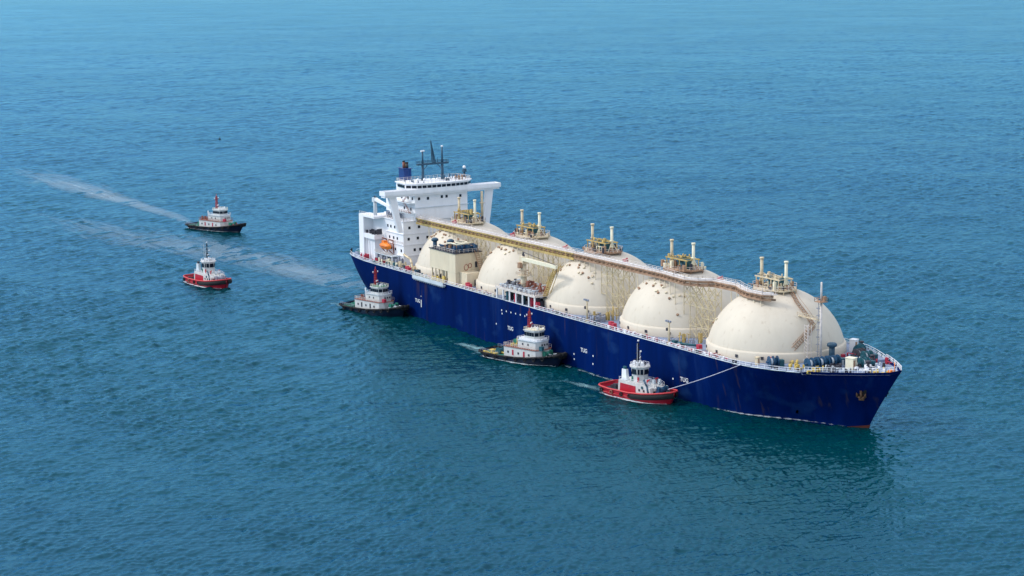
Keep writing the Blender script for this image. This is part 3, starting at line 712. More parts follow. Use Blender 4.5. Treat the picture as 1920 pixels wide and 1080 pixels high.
# radar mast
mb = MB()
for y in (-4.1, 4.1):
    mb.cyl((32, y, 45), (32, y, 51.2), .58, .48, 10); mb.cyl((32, y, 51.2), (32, y, 55.6 if y < 0 else 57.0), .38, .28, 8)
    mb.bar((32, y, 48.6), (32, y * .45, 51.0), .14)
mb.bx(31.5, 32.5, -6.6, 6.6, 50.7, 51.35)
mb.rail([(31.6, -6.6, 51.35), (31.6, 6.6, 51.35)], .9, 1.1, .06); mb.rail([(32.4, -6.6, 51.35), (32.4, 6.6, 51.35)], .9, 1.1, .06)
rm = mb.build('radar_mast', 'mast', ship)
mb = MB(); A = [Vector((32 + dx, .6 + dy, 51.4)) for dx, dy in ((-.5, -.5), (.5, -.5), (.5, .5), (-.5, .5))]; T = Vector((32, -.6, 59.6))
for a in A: mb.bar(a, T, .17)
for k in range(9):
    q = [a.lerp(T, k / 9) for a in A]
    for i in range(4): mb.bar(q[i], q[(i + 1) % 4], .1)
mb.build('lattice_topmast', 'mast', rm)
MB().box((32, -4.1, 55.9), (.5, 2.2, .45), .5).build('radar_scanner', 'white', rm); MB().cyl((32, 4.1, 56.9), (32, 4.1, 57.5), .4, n=8).build('mast_lamp', 'white', rm)
for y in (-1.8, -3, 2.2, 6): MB().bar((32, y, 51.4), (32, y, 53.2 if abs(y) < 3 else 52.4), .06).build('whip_aerial', 'mast', rm)
mb = MB(); mb.cyl((31, 14.0, 43), (31, 14.0, 47), .5, .4, 8); mb.box((31, 14, 47.5), (1.2, 1.4, 1.1)); fm2 = mb.build('signal_mast', 'mast', ship)
mb = MB(); mb.lathe([(.01, -.6), (.5, -.3), (.6, .1), (.35, .55), (.01, .7)], (31, 14, 48.7), 12); mb.build('satellite_dome', 'white', fm2)
# funnel
mb = MB(); mb.prism([(7.9, -1.5), (12.6, -1.7), (13.2, 0), (12.6, 1.7), (7.9, 1.5), (7.3, 0)], 31.5, 47.4, [(8.1, -1.4), (12.5, -1.6), (13.0, 0), (12.5, 1.6), (8.1, 1.4), (7.6, 0)])
fu = mb.build('funnel', 'funnel', ship)
mb = MB(); mb.prism([(7.4, -1.7), (13.2, -1.9), (13.2, 1.9), (7.4, 1.7)], 47.42, 47.6); mb.build('funnel_cap', 'funnel', fu)
for x, y, z, m in ((10.3, -.4, 50.3, 'brown'), (11.3, .5, 49.8, 'dark'), (9.5, .5, 49.6, 'ochre')):
    mb = MB(); mb.cyl((x, y, 47.6), (x, y, z - .5), .5, n=10); e = mb.build('exhaust_pipe', m, fu); MB().cyl((x, y, z - .5), (x, y, z), .52, n=10).build('pipe_tip', 'black', e)
MB().bx(6, 19.9, -6, 6, 31.62, 38.5).build('funnel_casing', 'white', ship)
# stern deck gear
clutter_parts((1.5, 9, -19, -8, 15.6, 40, .5, 2.2, .4, 1.2, 51), 'stern_fitting', 'grey', ship)
clutter_parts((1.5, 9, -18, 16, 15.6, 26, .8, 2.6, .4, 1.6, 52), 'stern_locker', 'green', ship)
winch(4.6, -12, R_(80), 2, 'green', 3.0)
winch(4.6, 2, R_(90), 2, 'green', 3.0)
mb = MB()
for k in range(4): mb.bar((1.0 + k * .5, -18.4 - k * .45, 15.7), (1.2 + k * .5, -18.5 - k * .45, 17.5), .1)
mb.build('fairlead', 'black', ship)

# ================================================================= lifeboat
lb = thing('lifeboat', 'bright orange enclosed lifeboat hanging in davits by the white aft superstructure', 'lifeboat', (27.0, -17.6, 20.0))
st = [(-3.6, .25, .9), (-3.1, .95, .45), (-1.8, 1.35, .1), (0, 1.45, 0), (1.8, 1.35, .1), (3.0, .9, .5), (3.6, .2, 1.0)]
mb = MB(); n = 12; vs = []
for x, w, zb in st:
    top = 2.9 - abs(x) * .22
    for i in range(n):
        a = 2 * math.pi * i / n; cz = (zb + top) / 2; vs.append((x, w * math.cos(a), cz + (top - zb) / 2 * math.sin(a)))
fs = [(j * n + i, j * n + (i + 1) % n, (j + 1) * n + (i + 1) % n, (j + 1) * n + i) for j in range(len(st) - 1) for i in range(n)] + [tuple(range(n)), tuple(range((len(st) - 1) * n, len(st) * n))]
mb.add(vs, fs, True); lbh = mb.build('boat_shell', 'orange', lb)
mb = MB(); mb.prism([(-1.6, -.8), (.2, -.8), (.2, .8), (-1.6, .8)], 2.55, 3.3); mb.build('conning_hatch', 'orange', lb)
mb = MB(); mb.path([(x, -w - .03, 1.35) for x, w, z in st[1:-1]], .1, 5); mb.path([(x, w + .03, 1.35) for x, w, z in st[1:-1]], .1, 5); mb.build('grab_line', 'brown', lb)
for x in (24.3, 29.6):
    mb = MB(); mb.path([(x, -15.6, 18.4), (x, -15.9, 23.5), (x, -17.6, 24.1)], .22, 6); mb.bar((x, -17.6, 24.0), (x, -17.6, 22.4), .08); mb.bar((x, -17.6, 20.1), (x, -15.9, 18.4), .18); mb.build('davit', 'brown', ship)

# ================================================================= tugs
def loft_hull(sta, bottom=-1.5, nlev=(0, .18, .4, .65, 1)):
    """sta: (x_deck, x_wl, hb_deck, hb_wl, z_top) aft to fore"""
    mb = MB()
    for side in (-1, 1):
        vs = []
        for xd, xw, hd, hw, zt in sta:
            vs.append((xw, hw * side, bottom))
            for s in nlev: vs.append((xw + (xd - xw) * s, (hw + (hd - hw) * s ** .7) * side, zt * s))
        n = len(nlev) + 1
        mb.add(vs, [((i * n + j, (i + 1) * n + j, (i + 1) * n + j + 1, i * n + j + 1) if side < 0 else (i * n + j + 1, (i + 1) * n + j + 1, (i + 1) * n + j, i * n + j)) for i in range(len(sta) - 1) for j in range(n - 1)], True)
    xd, xw, hd, hw, zt = sta[0]; n = len(nlev)
    vs = []
    for s in nlev:
        x = xw + (xd - xw) * s; y = hw + (hd - hw) * s ** .7; vs += [(x, -y, zt * s), (x, y, zt * s)]
    mb.add(vs, [(2 * i, 2 * i + 1, 2 * i + 3, 2 * i + 2) for i in range(n - 1)])
    return mb
def deck_mesh(sta, x0, x1, drop):
    T = [(s[0], s[2]) for s in sta]; Z = [(s[0], s[4]) for s in sta]
    xs = sorted({x0, x1} | {s[0] for s in sta if x0 < s[0] < x1}); vs = []
    for x in xs: vs += [(x, -max(lerp(T, x) - .15, .02), lerp(Z, x) - drop), (x, max(lerp(T, x) - .15, .02), lerp(Z, x) - drop)]
    return MB().add(vs, [(2 * i, 2 * i + 2, 2 * i + 3, 2 * i + 1) for i in range(len(xs) - 1)])
def house(x0, x1, hw, z0, z1, ch=.0, taper=1.0):
    p = [(x0, -hw), (x1 - ch, -hw), (x1, -hw + ch * 1.2), (x1, hw - ch * 1.2), (x1 - ch, hw), (x0, hw)] if ch else [(x0, -hw), (x1, -hw), (x1, hw), (x0, hw)]
    cx = (x0 + x1) / 2; q = [(cx + (x - cx) * taper, y * taper) for x, y in p]
    return MB().prism(p, z0, z1, q), p
def ring_windows(p, z, h, parent, per=1.35, frac=.8, off=.06, nm='wheelhouse_window'):
    n = len(p)
    for i in range(n):
        a, b = Vector((*p[i], 0)), Vector((*p[(i + 1) % n], 0)); L = (b - a).length
        if L < .7: continue
        k = max(1, round(L / per)); d = (b - a).normalized(); ang = math.atan2(d.y, d.x); out = Vector((d.y, -d.x, 0))
        for j in range(k):
            c = a.lerp(b, (j + .5) / k) + out * off; MB().box((c.x, c.y, z), (L / k * frac, .12, h), ang).build(nm, 'glass', parent)

BST = [(-19, -17.5, 3.4, 2.6, 1.9), (-18, -16.8, 4.5, 3.6, 1.85), (-15, -14.5, 5.1, 4.5, 1.75), (-8, -8, 5.3, 5.0, 1.7), (0, 0, 5.3, 5.1, 1.9), (6, 5.5, 5.2, 4.6, 2.4),
       (11, 10, 4.7, 3.3, 3.0), (15, 13, 3.6, 1.8, 3.6), (17.6, 15.2, 2.1, .7, 4.1), (18.6, 16, 1.1, .2, 4.25), (19, 16.3, .05, .02, 4.3)]
TUGS = 'tugboats escorting the gas tanker'
def black_tug(label, loc, rz, v, roof='pale', accents=0):
    t = thing('tugboat', label, 'tugboat', loc, rz, TUGS)
    hl = loft_hull(BST).build('hull', 'tughull', t)
    deck_mesh(BST, -18.9, -5, .75).build('aft_deck', 'green', t); deck_mesh(BST, -5, 18.6, .8).build('fore_deck', 'brown' if v == 1 else 'dark', t)
    mb = MB(); pts = [(s[0], -s[2] - .1, s[4] - .25) for s in BST]; mb.path(pts, .32, 7); mb.path([(x, -y, z) for x, y, z in pts], .32, 7); mb.build('rubbing_fender', 'black', t)
    mb = MB()
    for k in range(5): mb.cyl((18.2 - k * .1, -1.3 + k * .65, 3.4), (19.0 - abs(k - 2) * .25, -1.3 + k * .65, 3.5), .8, n=9)
    mb.path([(16.6, -3.0, 3.6), (18.9, -1.2, 4.0), (19.3, 0, 4.05), (18.9, 1.2, 4.0), (16.6, 3.0, 3.6)], .6, 8); mb.build('bow_fender', 'black', t)
    T = [(s[0], s[2]) for s in BST]; Z = [(s[0], s[4]) for s in BST]
    for x in (-14, -9, -4, 1, 5.5, 9.5, 13):
        for s in (-1, 1):
            MB().torus((x, s * (lerp(T, x) + .3), lerp(Z, x) - .8), (0, 1, 0), .55, .24, 12, 6).build('tyre_fender', 'black', t)
    mb = MB(); mb.rail([(x, -lerp(T, x) + .3, lerp(Z, x)) for x in (-17.5, -12, -8)], .9, 1.5, .06); mb.rail([(x, lerp(T, x) - .3, lerp(Z, x)) for x in (-17.5, -12, -8)], .9, 1.5, .06); mb.build('deck_railing', 'grey', t)
    o = 2.4 if v == 2 else 0.0
    # deckhouse
    h, p = house(-8.6 + o, 8.2 + o, 3.9, 1.0, 4.5, 1.4); dh = h.build('deckhouse', 'tugwhite', t)
    MB().prism([(x * 1.0, y * 1.06) for x, y in p], 4.52, 4.68).build('house_top', 'brown', dh)
    for x in (-6.5, -4.2, -1.5, 1.2, 3.6):
        for s in (-1, 1): MB().box((x + o, s * 3.92, 2.9), (.75, .12, 1.7 if x in (-4.2, 1.2) else .7)).build('door' if x in (-4.2, 1.2) else 'porthole', 'redbox' if x in (-4.2, 1.2) and v else 'dark', dh)
    mb = MB(); q = [(x, y * 1.02, 4.68) for x, y in p]; mb.rail(q[:2] , 1.0, 1.1, .06); mb.rail(q[-2:], 1.0, 1.1, .06); mb.rail([q[-1], q[0]], 1, 1.1, .06); mb.build('house_railing', 'walk' if v != 1 else 'brown', dh)
    # second tier
    h, p2 = house(-2.4 + o, 7.4 + o, 3.2, 4.69, 7.1, 1.2); s2 = h.build('upper_house', 'tugwhite', t)
    for x in (0, 2.6):
        for s in (-1, 1): MB().box((x + o, s * 3.22, 6.0), (.6, .1, .6)).build('porthole', 'dark', s2)
    for y in (-1.2, 0, 1.2): MB().box((7.42 + o, y, 6.1), (.1, .6, .6)).build('porthole', 'dark', s2)
    MB().prism([(x, y * 1.1) for x, y in p2], 7.12, 7.25).build('bridge_deck', 'pale', s2)
    mb = MB(); q = [(x, y * 1.08, 7.25) for x, y in p2]; mb.rail(q + [q[0]], .95, 1.1, .055); mb.build('bridge_railing', 'white', s2)
    # wheelhouse
    zb = 7.26 if v != 2 else 7.9
    if v == 2: MB().prism([(x, y * .8) for x, y in p2], 7.27, 7.9).build('wheelhouse_base', 'white', s2)
    h, p3 = house(.2 + o, 6.0 + o, 2.5, zb, zb + 2.4, 1.1); wh = h.build('wheelhouse', 'tugwhite', t)
    ring_windows(p3, zb + 1.4, 1.15, wh, 1.2, .84)
    rf = MB().prism([(3.1 + o + (x - 3.1 - o) * 1.12, y * 1.12) for x, y in p3], zb + 2.42, zb + 2.7).build('wheelhouse_roof', 'tugwhite', wh)
    MB().prism([(3.1 + o + (x - 3.1 - o) * .95, y * .95) for x, y in p3], zb + 2.71, zb + 2.85).build('roof_plate', roof, wh)
    mb = MB(); q = [(3.1 + o + (x - 3.1 - o) * 1.05, y * 1.05, zb + 2.7) for x, y in p3]; mb.rail(q + [q[0]], .8, 1.2, .05); mb.build('roof_railing', 'cream', wh)
    clutter_parts((1.5 + o, 5.5 + o, -1.8, 1.8, zb + 2.85, 9, .4, 1.2, .2, .7, 60 + v), 'roof_fitting', 'white', wh)
    # red mast
    mx_, zt = .2 + o, 17.0
    mb = MB()
    for dx, dy in ((-.45, -.45), (.45, -.45), (.45, .45), (-.45, .45)): mb.bar((mx_ + dx, dy, zb + 2), (mx_ + dx * .5, dy * .5, zt - 1), .13)
    for k in range(8):
        z = zb + 2.4 + k * (zt - 1 - zb - 2.4) / 8; f = 1 - .5 * k / 8
        mb.bx(mx_ - .45 * f, mx_ + .45 * f, -.45 * f, .45 * f, z, z + .22)
        mb.bar((mx_ - .4 * f, -.4 * f, z), (mx_ + .4 * f, .4 * f, z + .8), .1)
    mb.cyl((mx_, 0, zb + 2), (mx_, 0, zt), .2, .1, 8)
    mb.bx(mx_ - .12, mx_ + .12, -1.3, 1.3, zt - 2.4, zt - 2.2); mb.box((mx_ + .7, 0, zb + 4.2), (1.4, 1.2, .15))
    ms = mb.build('mast', 'mastred', t)
    mb = MB(); mb.box((mx_ + .9, 0, zb + 4.55), (.3, 1.9, .3), .5); mb.build('radar_scanner', 'white', ms)
    for q in (-1.2, 1.2): MB().cyl((mx_, q, zt - 2.2), (mx_, q, zt - 1.7), .2).build('mast_lamp', 'white', ms)
    # exhausts, funnel block
    for s in (-1, 1):
        mb = MB(); mb.cyl((-3.6 + o, s * 2.2, 4.6), (-3.6 + o, s * 2.2, 9.0 if v != 2 else 7.4), .28, n=8); mb.build('exhaust_pipe', 'pale' if v != 2 else 'ochre', t)
    if v == 2:
        MB().bx(-6.2 + o, -2.6 + o, -1.6, 1.6, 4.69, 6.6).build('funnel_casing', 'green', t); clutter_parts((-7.5 + o, -2.6 + o, -3, 3, 4.7, 14, .5, 1.6, .3, .9, 66), 'house_top_fitting', 'yellow', t)
        clutter_parts((-17.5, -10, -3.6, 3.6, 1.0, 12, .3, .8, .8, 2.2, 67), 'rope_pile', 'yellow', t)
    else:
        clutter_parts((-8 + o, -3 + o, -3, 3, 4.7, 16, .5, 1.7, .3, .8, 68 + v), 'house_top_fitting', 'brown', t)
        clutter_parts((-17.5, -10, -3.6, 3.6, 1.0, 12, .3, .9, .6, 1.8, 70 + v), 'deck_cover', 'green', t)
    mb = MB(); mb.cyl((-11.4, -1.6, 1.9), (-11.4, 1.6, 1.9), .8, n=12); mb.cyl((-11.4, -1.7, 1.9), (-11.4, -1.5, 1.9), 1.2, n=12); mb.cyl((-11.4, 1.5, 1.9), (-11.4, 1.7, 1.9), 1.2, n=12); mb.build('tow_winch', 'green' if v != 2 else 'teal', t)
    mb = MB(); mb.cyl((11.2, -1.4, 3.4), (11.2, 1.4, 3.4), .75, n=12); mb.bx(10.4, 12, -1.9, -1.5, 2.2, 4.4); mb.bx(10.4, 12, 1.5, 1.9, 2.2, 4.4); mb.build('bow_winch', 'green', t)
    clutter_parts((9.6, 16, -2.2, 2.2, 2.6, 16, .4, 1.4, .3, .9, 72 + v), 'fore_deck_fitting', 'pale' if v != 1 else 'redbox', t)
    MB().box((8.3 + o, -2.4, 5.3), (1.4, 1.1, 1.2)).build('life_raft', 'redbox' if v != 2 else 'teal', t)
    return t

RST = [(-15, -13.5, 3.2, 2.2, 2.5), (-14.5, -13, 4.3, 3.2, 2.45), (-13, -12, 5.0, 4.2, 2.35), (-9, -8.6, 5.5, 5.1, 2.2), (0, 0, 5.6, 5.3, 2.25), (6, 5.6, 5.4, 4.9, 2.7), (10, 9.2, 4.7, 3.7, 3.2),
       (13, 11.8, 3.2, 2.0, 3.6), (14.5, 12.9, 1.7, .8, 3.8), (15, 13.2, .1, .05, 3.85)]
def red_tug(label, loc, rz, v):
    t = thing('tugboat', label, 'tugboat', loc, rz, TUGS)
    loft_hull(RST).build('hull', 'tugred', t)
    deck_mesh(RST, -14.9, -5.5, 1.0).build('aft_deck', 'dark', t); deck_mesh(RST, -5.5, 14.6, 1.0).build('fore_deck', 'tugred', t)
    pts = [(s[0], -s[2] - .02, s[4] + .02) for s in RST]
    mb = MB().loop(pts + [(x, -y, z) for x, y, z in pts][::-1], .26); mb.build('gunwale', 'gunwale', t)
    T = [(s[0], s[2]) for s in RST]; Z = [(s[0], s[4]) for s in RST]; W = [(s[1], s[3]) for s in RST]
    mb = MB()
    for side in (-1, 1):
        vs = []; xs = [1, 4, 6, 8, 10, 11.6, 13, 14, 14.6, 15]
        for x in xs:
            z1 = lerp(Z, x) - .28; z0 = z1 - 1.55; y = lerp(T, x)
            vs += [(x + .08, (y * .96 + .10) * side, z0), (x + .12, (y + .42) * side, z0 + .25), (x + .12, (y + .46) * side, z1 - .2), (x + .08, (y + .05) * side, z1)]
        mb.add(vs, [(4 * i + j, 4 * i + 4 + j, 4 * i + 5 + j, 4 * i + 1 + j) for i in range(len(xs) - 1) for j in range(3)], True)
    mb.build('bow_fender', 'black', t)
    for x in (-12.4, -7.5, -3.0, 0.6):
        for s in (-1, 1): MB().torus((x, s * (lerp(T, x) + .25), 1.4), (0, 1, 0), .5, .22, 12, 6).build('tyre_fender', 'black' if x != -7.5 else 'brown', t)
    for s in (-1, 1): MB().path([(x, s * (lerp(T, x) * .985 + .03), 1.0) for x in (-12, -9, -4, 0, 4)], .16, 6).build('rubbing_bar', 'gunwale', t)
    # deckhouse with sloping top and red side panel
    side = [(-6.6, 1.3), (8.2, 1.8), (7.6, 4.3), (5.2, 4.9), (-6.2, 5.2)]
    vs = [(x, y, z) for y in (-3.6, 3.6) for x, z in side]; n = 5
    mb = MB().add(vs, [(0, 1, 2, 3, 4), (9, 8, 7, 6, 5)] + [(i, n + i, n + (i + 1) % n, (i + 1) % n) for i in range(n)]); dh = mb.build('deckhouse', 'tugwhite', t)
    for s in (-1, 1):
        vs = [(x, s * yy, z) for yy in (3.62, 3.72) for x, z in [(-5.6, 1.5), (1.4, 1.6), (1.4, 4.1), (-5.4, 4.3)]]
        MB().add(vs, [(0, 1, 2, 3), (7, 6, 5, 4), (0, 4, 5, 1), (1, 5, 6, 2), (2, 6, 7, 3), (3, 7, 4, 0)]).build('side_panel', 'tugred', dh)
        for x in (3.0, 5.0): MB().box((x, s * 3.63, 3.2), (.7, .12, .7)).build('porthole', 'dark', dh)
        MB().cyl((4.3, s * 3.62, 4.1), (4.3, s * 3.75, 4.1), .45, n=12).build('lifebuoy', 'teal', dh)
    for y in (-2, -.6, .8, 2.2): MB().box((8.02, y, 3.0), (.14, .7, .7)).build('porthole', 'dark', dh)
    MB().rail([(-6, -3.5, 5.2), (5, -3.5, 4.9), (7.5, -3.2, 4.4)], .9, 1.2, .05).build('house_railing', 'white', dh)
    MB().rail([(-6, 3.5, 5.2), (5, 3.5, 4.9), (7.5, 3.2, 4.4)], .9, 1.2, .05).build('house_railing', 'white', dh)
    # wheelhouse, flared octagon
    oc = lambda r, cx=-.2: [(cx + r * 1.08 * math.cos(R_(22.5 + 45 * k)), r * math.sin(R_(22.5 + 45 * k))) for k in range(8)]
    wb = MB().prism(oc(2.5), 4.9, 7.0, oc(2.6)).build('wheelhouse_base', 'tugwhite', t)
    for a in (-1.2, 1.4): MB().box((a, -2.42, 5.9), (.7, .12, 1.5)).build('door', 'tugred' if a > 0 else 'green', wb)
    wh = MB().prism(oc(2.6), 7.02, 9.4, oc(3.0)).build('wheelhouse', 'tugwhite', t)
    ring_windows([(x, y) for x, y in oc(2.83)], 8.25, 1.75, wh, 2.4, .84, .03)
    MB().prism(oc(3.35), 9.42, 9.75).build('wheelhouse_roof', 'tugwhite', wh)
    q = [(x, y, 9.75) for x, y in oc(3.0)]; MB().rail(q + [q[0]], .8, 1.3, .05).build('roof_railing', 'white', wh)
    clutter_parts((-1.8, 1.6, -1.8, 1.8, 9.75, 14, .5, 1.5, .3, .9, 80 + v), 'roof_fitting', 'white', wh)
    clutter_parts((-1.8, 1.6, -1.8, 1.8, 9.75, 8, .4, 1.4, .2, .6, 84 + v), 'roof_lamp', 'dark', wh)
    mb = MB(); mb.cyl((-.9, 0, 9.7), (-.9, 0, 17.2), .2, .1, 8)
    for z, w in ((11.6, 1.6), (13.4, 1.2), (15.2, .8)): mb.bx(-1.0, -.8, -w, w, z, z + .14)
    mb.bar((-.9, 0, 13.5), (-2.2, 0, 9.8), .1); mb.box((-.2, 0, 11.9), (.9, .8, .12))
    for z in (12.6, 14.4, 16): mb.box((-.9, 0, z), (.5, .5, .5))
    ms = mb.build('mast', 'black', t)
    MB().box((-.1, 0, 12.15), (.25, 2.0, .25), .7).build('radar_scanner', 'white', ms)
    for p in ((-.9, 0, 17.1), (-.9, 1.1, 13.7)): MB().box(p, (.4, .45, .4)).build('mast_lamp', 'white', ms)
    for x, y, z in ((1.2, -2.6, 16.8), (2.2, -2.4, 14.5)): MB().bar((x, y, 7), (x, y, z), .07).build('whip_aerial', 'tugwhite', t)
    for s in (-1, 1):
        mb = MB(); mb.prism([(-5.4, s * 2.4 - .7), (-3.2, s * 2.4 - .7), (-3.2, s * 2.4 + .7), (-5.4, s * 2.4 + .7)], 5.2, 8.4, [(-5.4, s * 2.4 - .5), (-3.6, s * 2.4 - .5), (-3.6, s * 2.4 + .5), (-5.4, s * 2.4 + .5)])
        f = mb.build('funnel', 'white' if v == 0 else 'pale', t); MB().bx(-5.1, -4.0, s * 2.4 - .35, s * 2.4 + .35, 8.42, 9.2).build('exhaust_pipe', 'teal' if v == 0 else 'dark', f)
    # foredeck
    mb = MB(); mb.cyl((9.6, -1.5, 3.6), (9.6, 1.5, 3.6), .95, n=14); mb.cyl((9.6, -1.7, 3.6), (9.6, -1.5, 3.6), 1.3, n=14); mb.cyl((9.6, 1.5, 3.6), (9.6, 1.7, 3.6), 1.3, n=14); mb.bx(8.8, 10.4, -2.3, -1.75, 1.9, 4.6); mb.bx(8.8, 10.4, 1.75, 2.3, 1.9, 4.6); mb.build('bow_winch', 'blue' if v == 0 else 'grey', t)
    clutter_parts((6.8, 9, -3, 3, 3.6, 14, .6, 1.6, .3, 1.0, 88 + v), 'fore_deck_fitting', 'tugwhite', t)
    clutter_parts((2.8, 7, -2.6, 2.6, 4.8, 12, .6, 1.6, .3, .9, 90 + v), 'house_top_fitting', 'pale', t)
    for s in (-1, 1):
        mb = MB(); mb.cyl((5.0, s * 1.9, 4.8), (5.0, s * 1.9, 6.0), .22, n=8); mb.cyl((4.7, s * 1.9, 6.0), (6.0, s * 1.9, 6.5), .24, .18, 8); mb.build('fire_monitor', 'red', t)
    mb = MB(); mb.path([(4.6, -3.2, 6.4), (6.4, -3.62, 4.8), (7.2, -3.75, 2.2)], .3, 7); mb.build('hose', 'mast', t)
    mb = MB()
    for s in (-.5, .5): mb.cyl((12.3, s, 2.4), (12.3, s, 3.9), .22, n=8)
    mb.cyl((12.3, -.9, 3.6), (12.3, .9, 3.6), .16, n=8); mb.build('tow_bitt', 'dark', t)
    mb = MB(); mb.cyl((-10, -1.2, 2.2), (-10, 1.2, 2.2), .7, n=12); mb.bx(-10.6, -9.4, -1.7, -1.3, 1.2, 3); mb.bx(-10.6, -9.4, 1.3, 1.7, 1.2, 3); mb.build('tow_winch', 'dark', t)
    clutter_parts((-13, -7.5, -3.6, 3.6, 1.25, 16, .4, 1.2, .4, 1.1, 92 + v), 'aft_deck_fitting', 'dark', t)
    return t

PLACE = {'quarter': ((41.0, -29.4, 0), R_(13.6), (.86, .92, .98)), 'midships': ((143.0, -29.6, 0), R_(15.2), (.88, .94, 1.0)), 'distant': ((-195.0, 8.2, 0), R_(19), (.97, 1, 1)),
         'towing': ((206.0, -29.4, 0), R_(10.5), (.90, .90, .97)), 'trailing': ((-50.0, -56.0, 0), R_(7), (.92, .92, .98))}
def put(t, key):
    t.location, t.rotation_euler, t.scale = PLACE[key][0], (0, 0, PLACE[key][1]), PLACE[key][2]
put(black_tug("black-hulled tug with green deck cover nosing in below the tanker's stern quarter", (0, 0, 0), 0, 0, 'green'), 'quarter')
put(black_tug("black-hulled tug with yellow ropes on its stern pushing amidships below the manifold", (0, 0, 0), 0, 2, 'cream'), 'midships')
put(black_tug("black-hulled tug under way in open water, alone at the head of a pale wake", (0, 0, 0), 0, 1, 'pale'), 'distant')
put(red_tug("red tug holding a tow line up to the tanker's bow", (0, 0, 0), 0, 0), 'towing')
put(red_tug("red tug trailing free astern of the tanker, no line out", (0, 0, 0), 0, 1), 'trailing')

# ================================================================= tow line
a, b = Vector((217.0, -27.6, 4.2)), Vector((243.0, -21.9, 15.3)); mb = MB(); pts = []
for k in range(13):
    f = k / 12; p = a.lerp(b, f); p.z -= .35 * math.sin(math.pi * f); pts.append(p)
mb.path(pts, .1, 6); o = mb.build('tow_line', 'rope')
o['label'] = "pale tow rope running from the red tug up to the tanker's bow rail"; o['category'] = 'rope'

# ================================================================= buoy
bu = thing('buoy', 'tiny dark buoy afloat far out beyond the distant black tug', 'buoy', (-634, 194, 0), scale=.6)
mb = MB(); mb.lathe([(.01, -.6), (1.1, -.5), (1.3, .1), (1.1, .7), (.5, .9), (.01, .95)], (0, 0, 0), 14); mb.build('float', 'black', bu)
mb = MB(); mb.cyl((0, 0, .9), (0, 0, 2.3), .25, .12, 8); mb.box((0, 0, 2.4), (.5, .5, .4)); mb.build('marker_post', 'dark', bu)

# ================================================================= sea
def water_material():
    """blue-tinted glossy surface over a dark teal body, weighted by Fresnel; waves are bump"""
    m = bpy.data.materials.new('sea_water'); m.use_nodes = True; t = m.node_tree; N, L = t.nodes, t.links
    N.remove(N['Principled BSDF']); out = N['Material Output']
    tc = N.new('ShaderNodeTexCoord')
    def noise(scale, detail, rough, stretch=(1, 1, 1), rot=0, dist=0):
        mp = N.new('ShaderNodeMapping'); mp.inputs['Scale'].default_value = stretch
        r0 = N.new('ShaderNodeVectorRotate'); r0.rotation_type = 'Z_AXIS'; r0.inputs['Angle'].default_value = rot
        L.new(tc.outputs['Object'], r0.inputs['Vector']); L.new(r0.outputs[0], mp.inputs[0])
        n = N.new('ShaderNodeTexNoise'); n.inputs['Scale'].default_value = scale; n.inputs['Detail'].default_value = detail; n.inputs['Roughness'].default_value = rough; n.inputs['Distortion'].default_value = dist
        L.new(mp.outputs[0], n.inputs['Vector']); return n.outputs['Fac']
    def op(o, a, b_=None):
        x = N.new('ShaderNodeMath'); x.operation = o
        for i, q in enumerate((a, b_)):
            if q is None: continue
            if isinstance(q, (int, float)): x.inputs[i].default_value = q
            else: L.new(q, x.inputs[i])
        return x.outputs[0]
    def rng(v, a, b_, c, d):
        r = N.new('ShaderNodeMapRange'); r.inputs['From Min'].default_value = a; r.inputs['From Max'].default_value = b_; r.inputs['To Min'].default_value = c; r.inputs['To Max'].default_value = d
        L.new(v, r.inputs[0]); return r.outputs[0]
    ax = R_(31)     # crests run across the wind
    w1 = noise(.85, 3, .55, (1.0, .5, 1), ax, .35)
    w2 = noise(.16, 3, .55, (1.0, .4, 1), ax + R_(12), .3)
    w4 = noise(.035, 4, .6, (1.0, .35, 1), ax, .5)
    patch = noise(.007, 4, .55, (1, .5, 1), ax, .8)
    h = op('ADD', op('MULTIPLY', w1, .36), op('ADD', op('MULTIPLY', w2, .9), op('MULTIPLY', w4, 2.2)))
    h = op('MULTIPLY', h, rng(patch, .35, .65, .6, 1.25))
    bp = N.new('ShaderNodeBump'); bp.inputs['Strength'].default_value = 1.0; bp.inputs['Distance'].default_value = .55
    L.new(h, bp.inputs['Height'])
    cp = noise(.0045, 4, .55, (1, .5, 1), ax, .8)
    cr = N.new('ShaderNodeValToRGB'); e = cr.color_ramp.elements
    e[0].position = .35; e[0].color = (.0002, .041, .047, 1); e[1].position = .66; e[1].color = (.0003, .034, .048, 1)
    L.new(cp, cr.inputs[0])
    df = N.new('ShaderNodeBsdfDiffuse'); L.new(cr.outputs[0], df.inputs['Color']); L.new(bp.outputs[0], df.inputs['Normal'])
    gl = N.new('ShaderNodeBsdfGlossy'); gl.inputs['Color'].default_value = (.285, .655, .96, 1); gl.inputs['Roughness'].default_value = .12; L.new(bp.outputs[0], gl.inputs['Normal'])
    fr = N.new('ShaderNodeFresnel'); fr.inputs['IOR'].default_value = 1.46; L.new(bp.outputs[0], fr.inputs['Normal'])
    mx = N.new('ShaderNodeMixShader'); L.new(fr.outputs[0], mx.inputs[0]); L.new(df.outputs[0], mx.inputs[1]); L.new(gl.outputs[0], mx.inputs[2]); L.new(mx.outputs[0], out.inputs['Surface'])
    return m
M['sea'] = water_material()
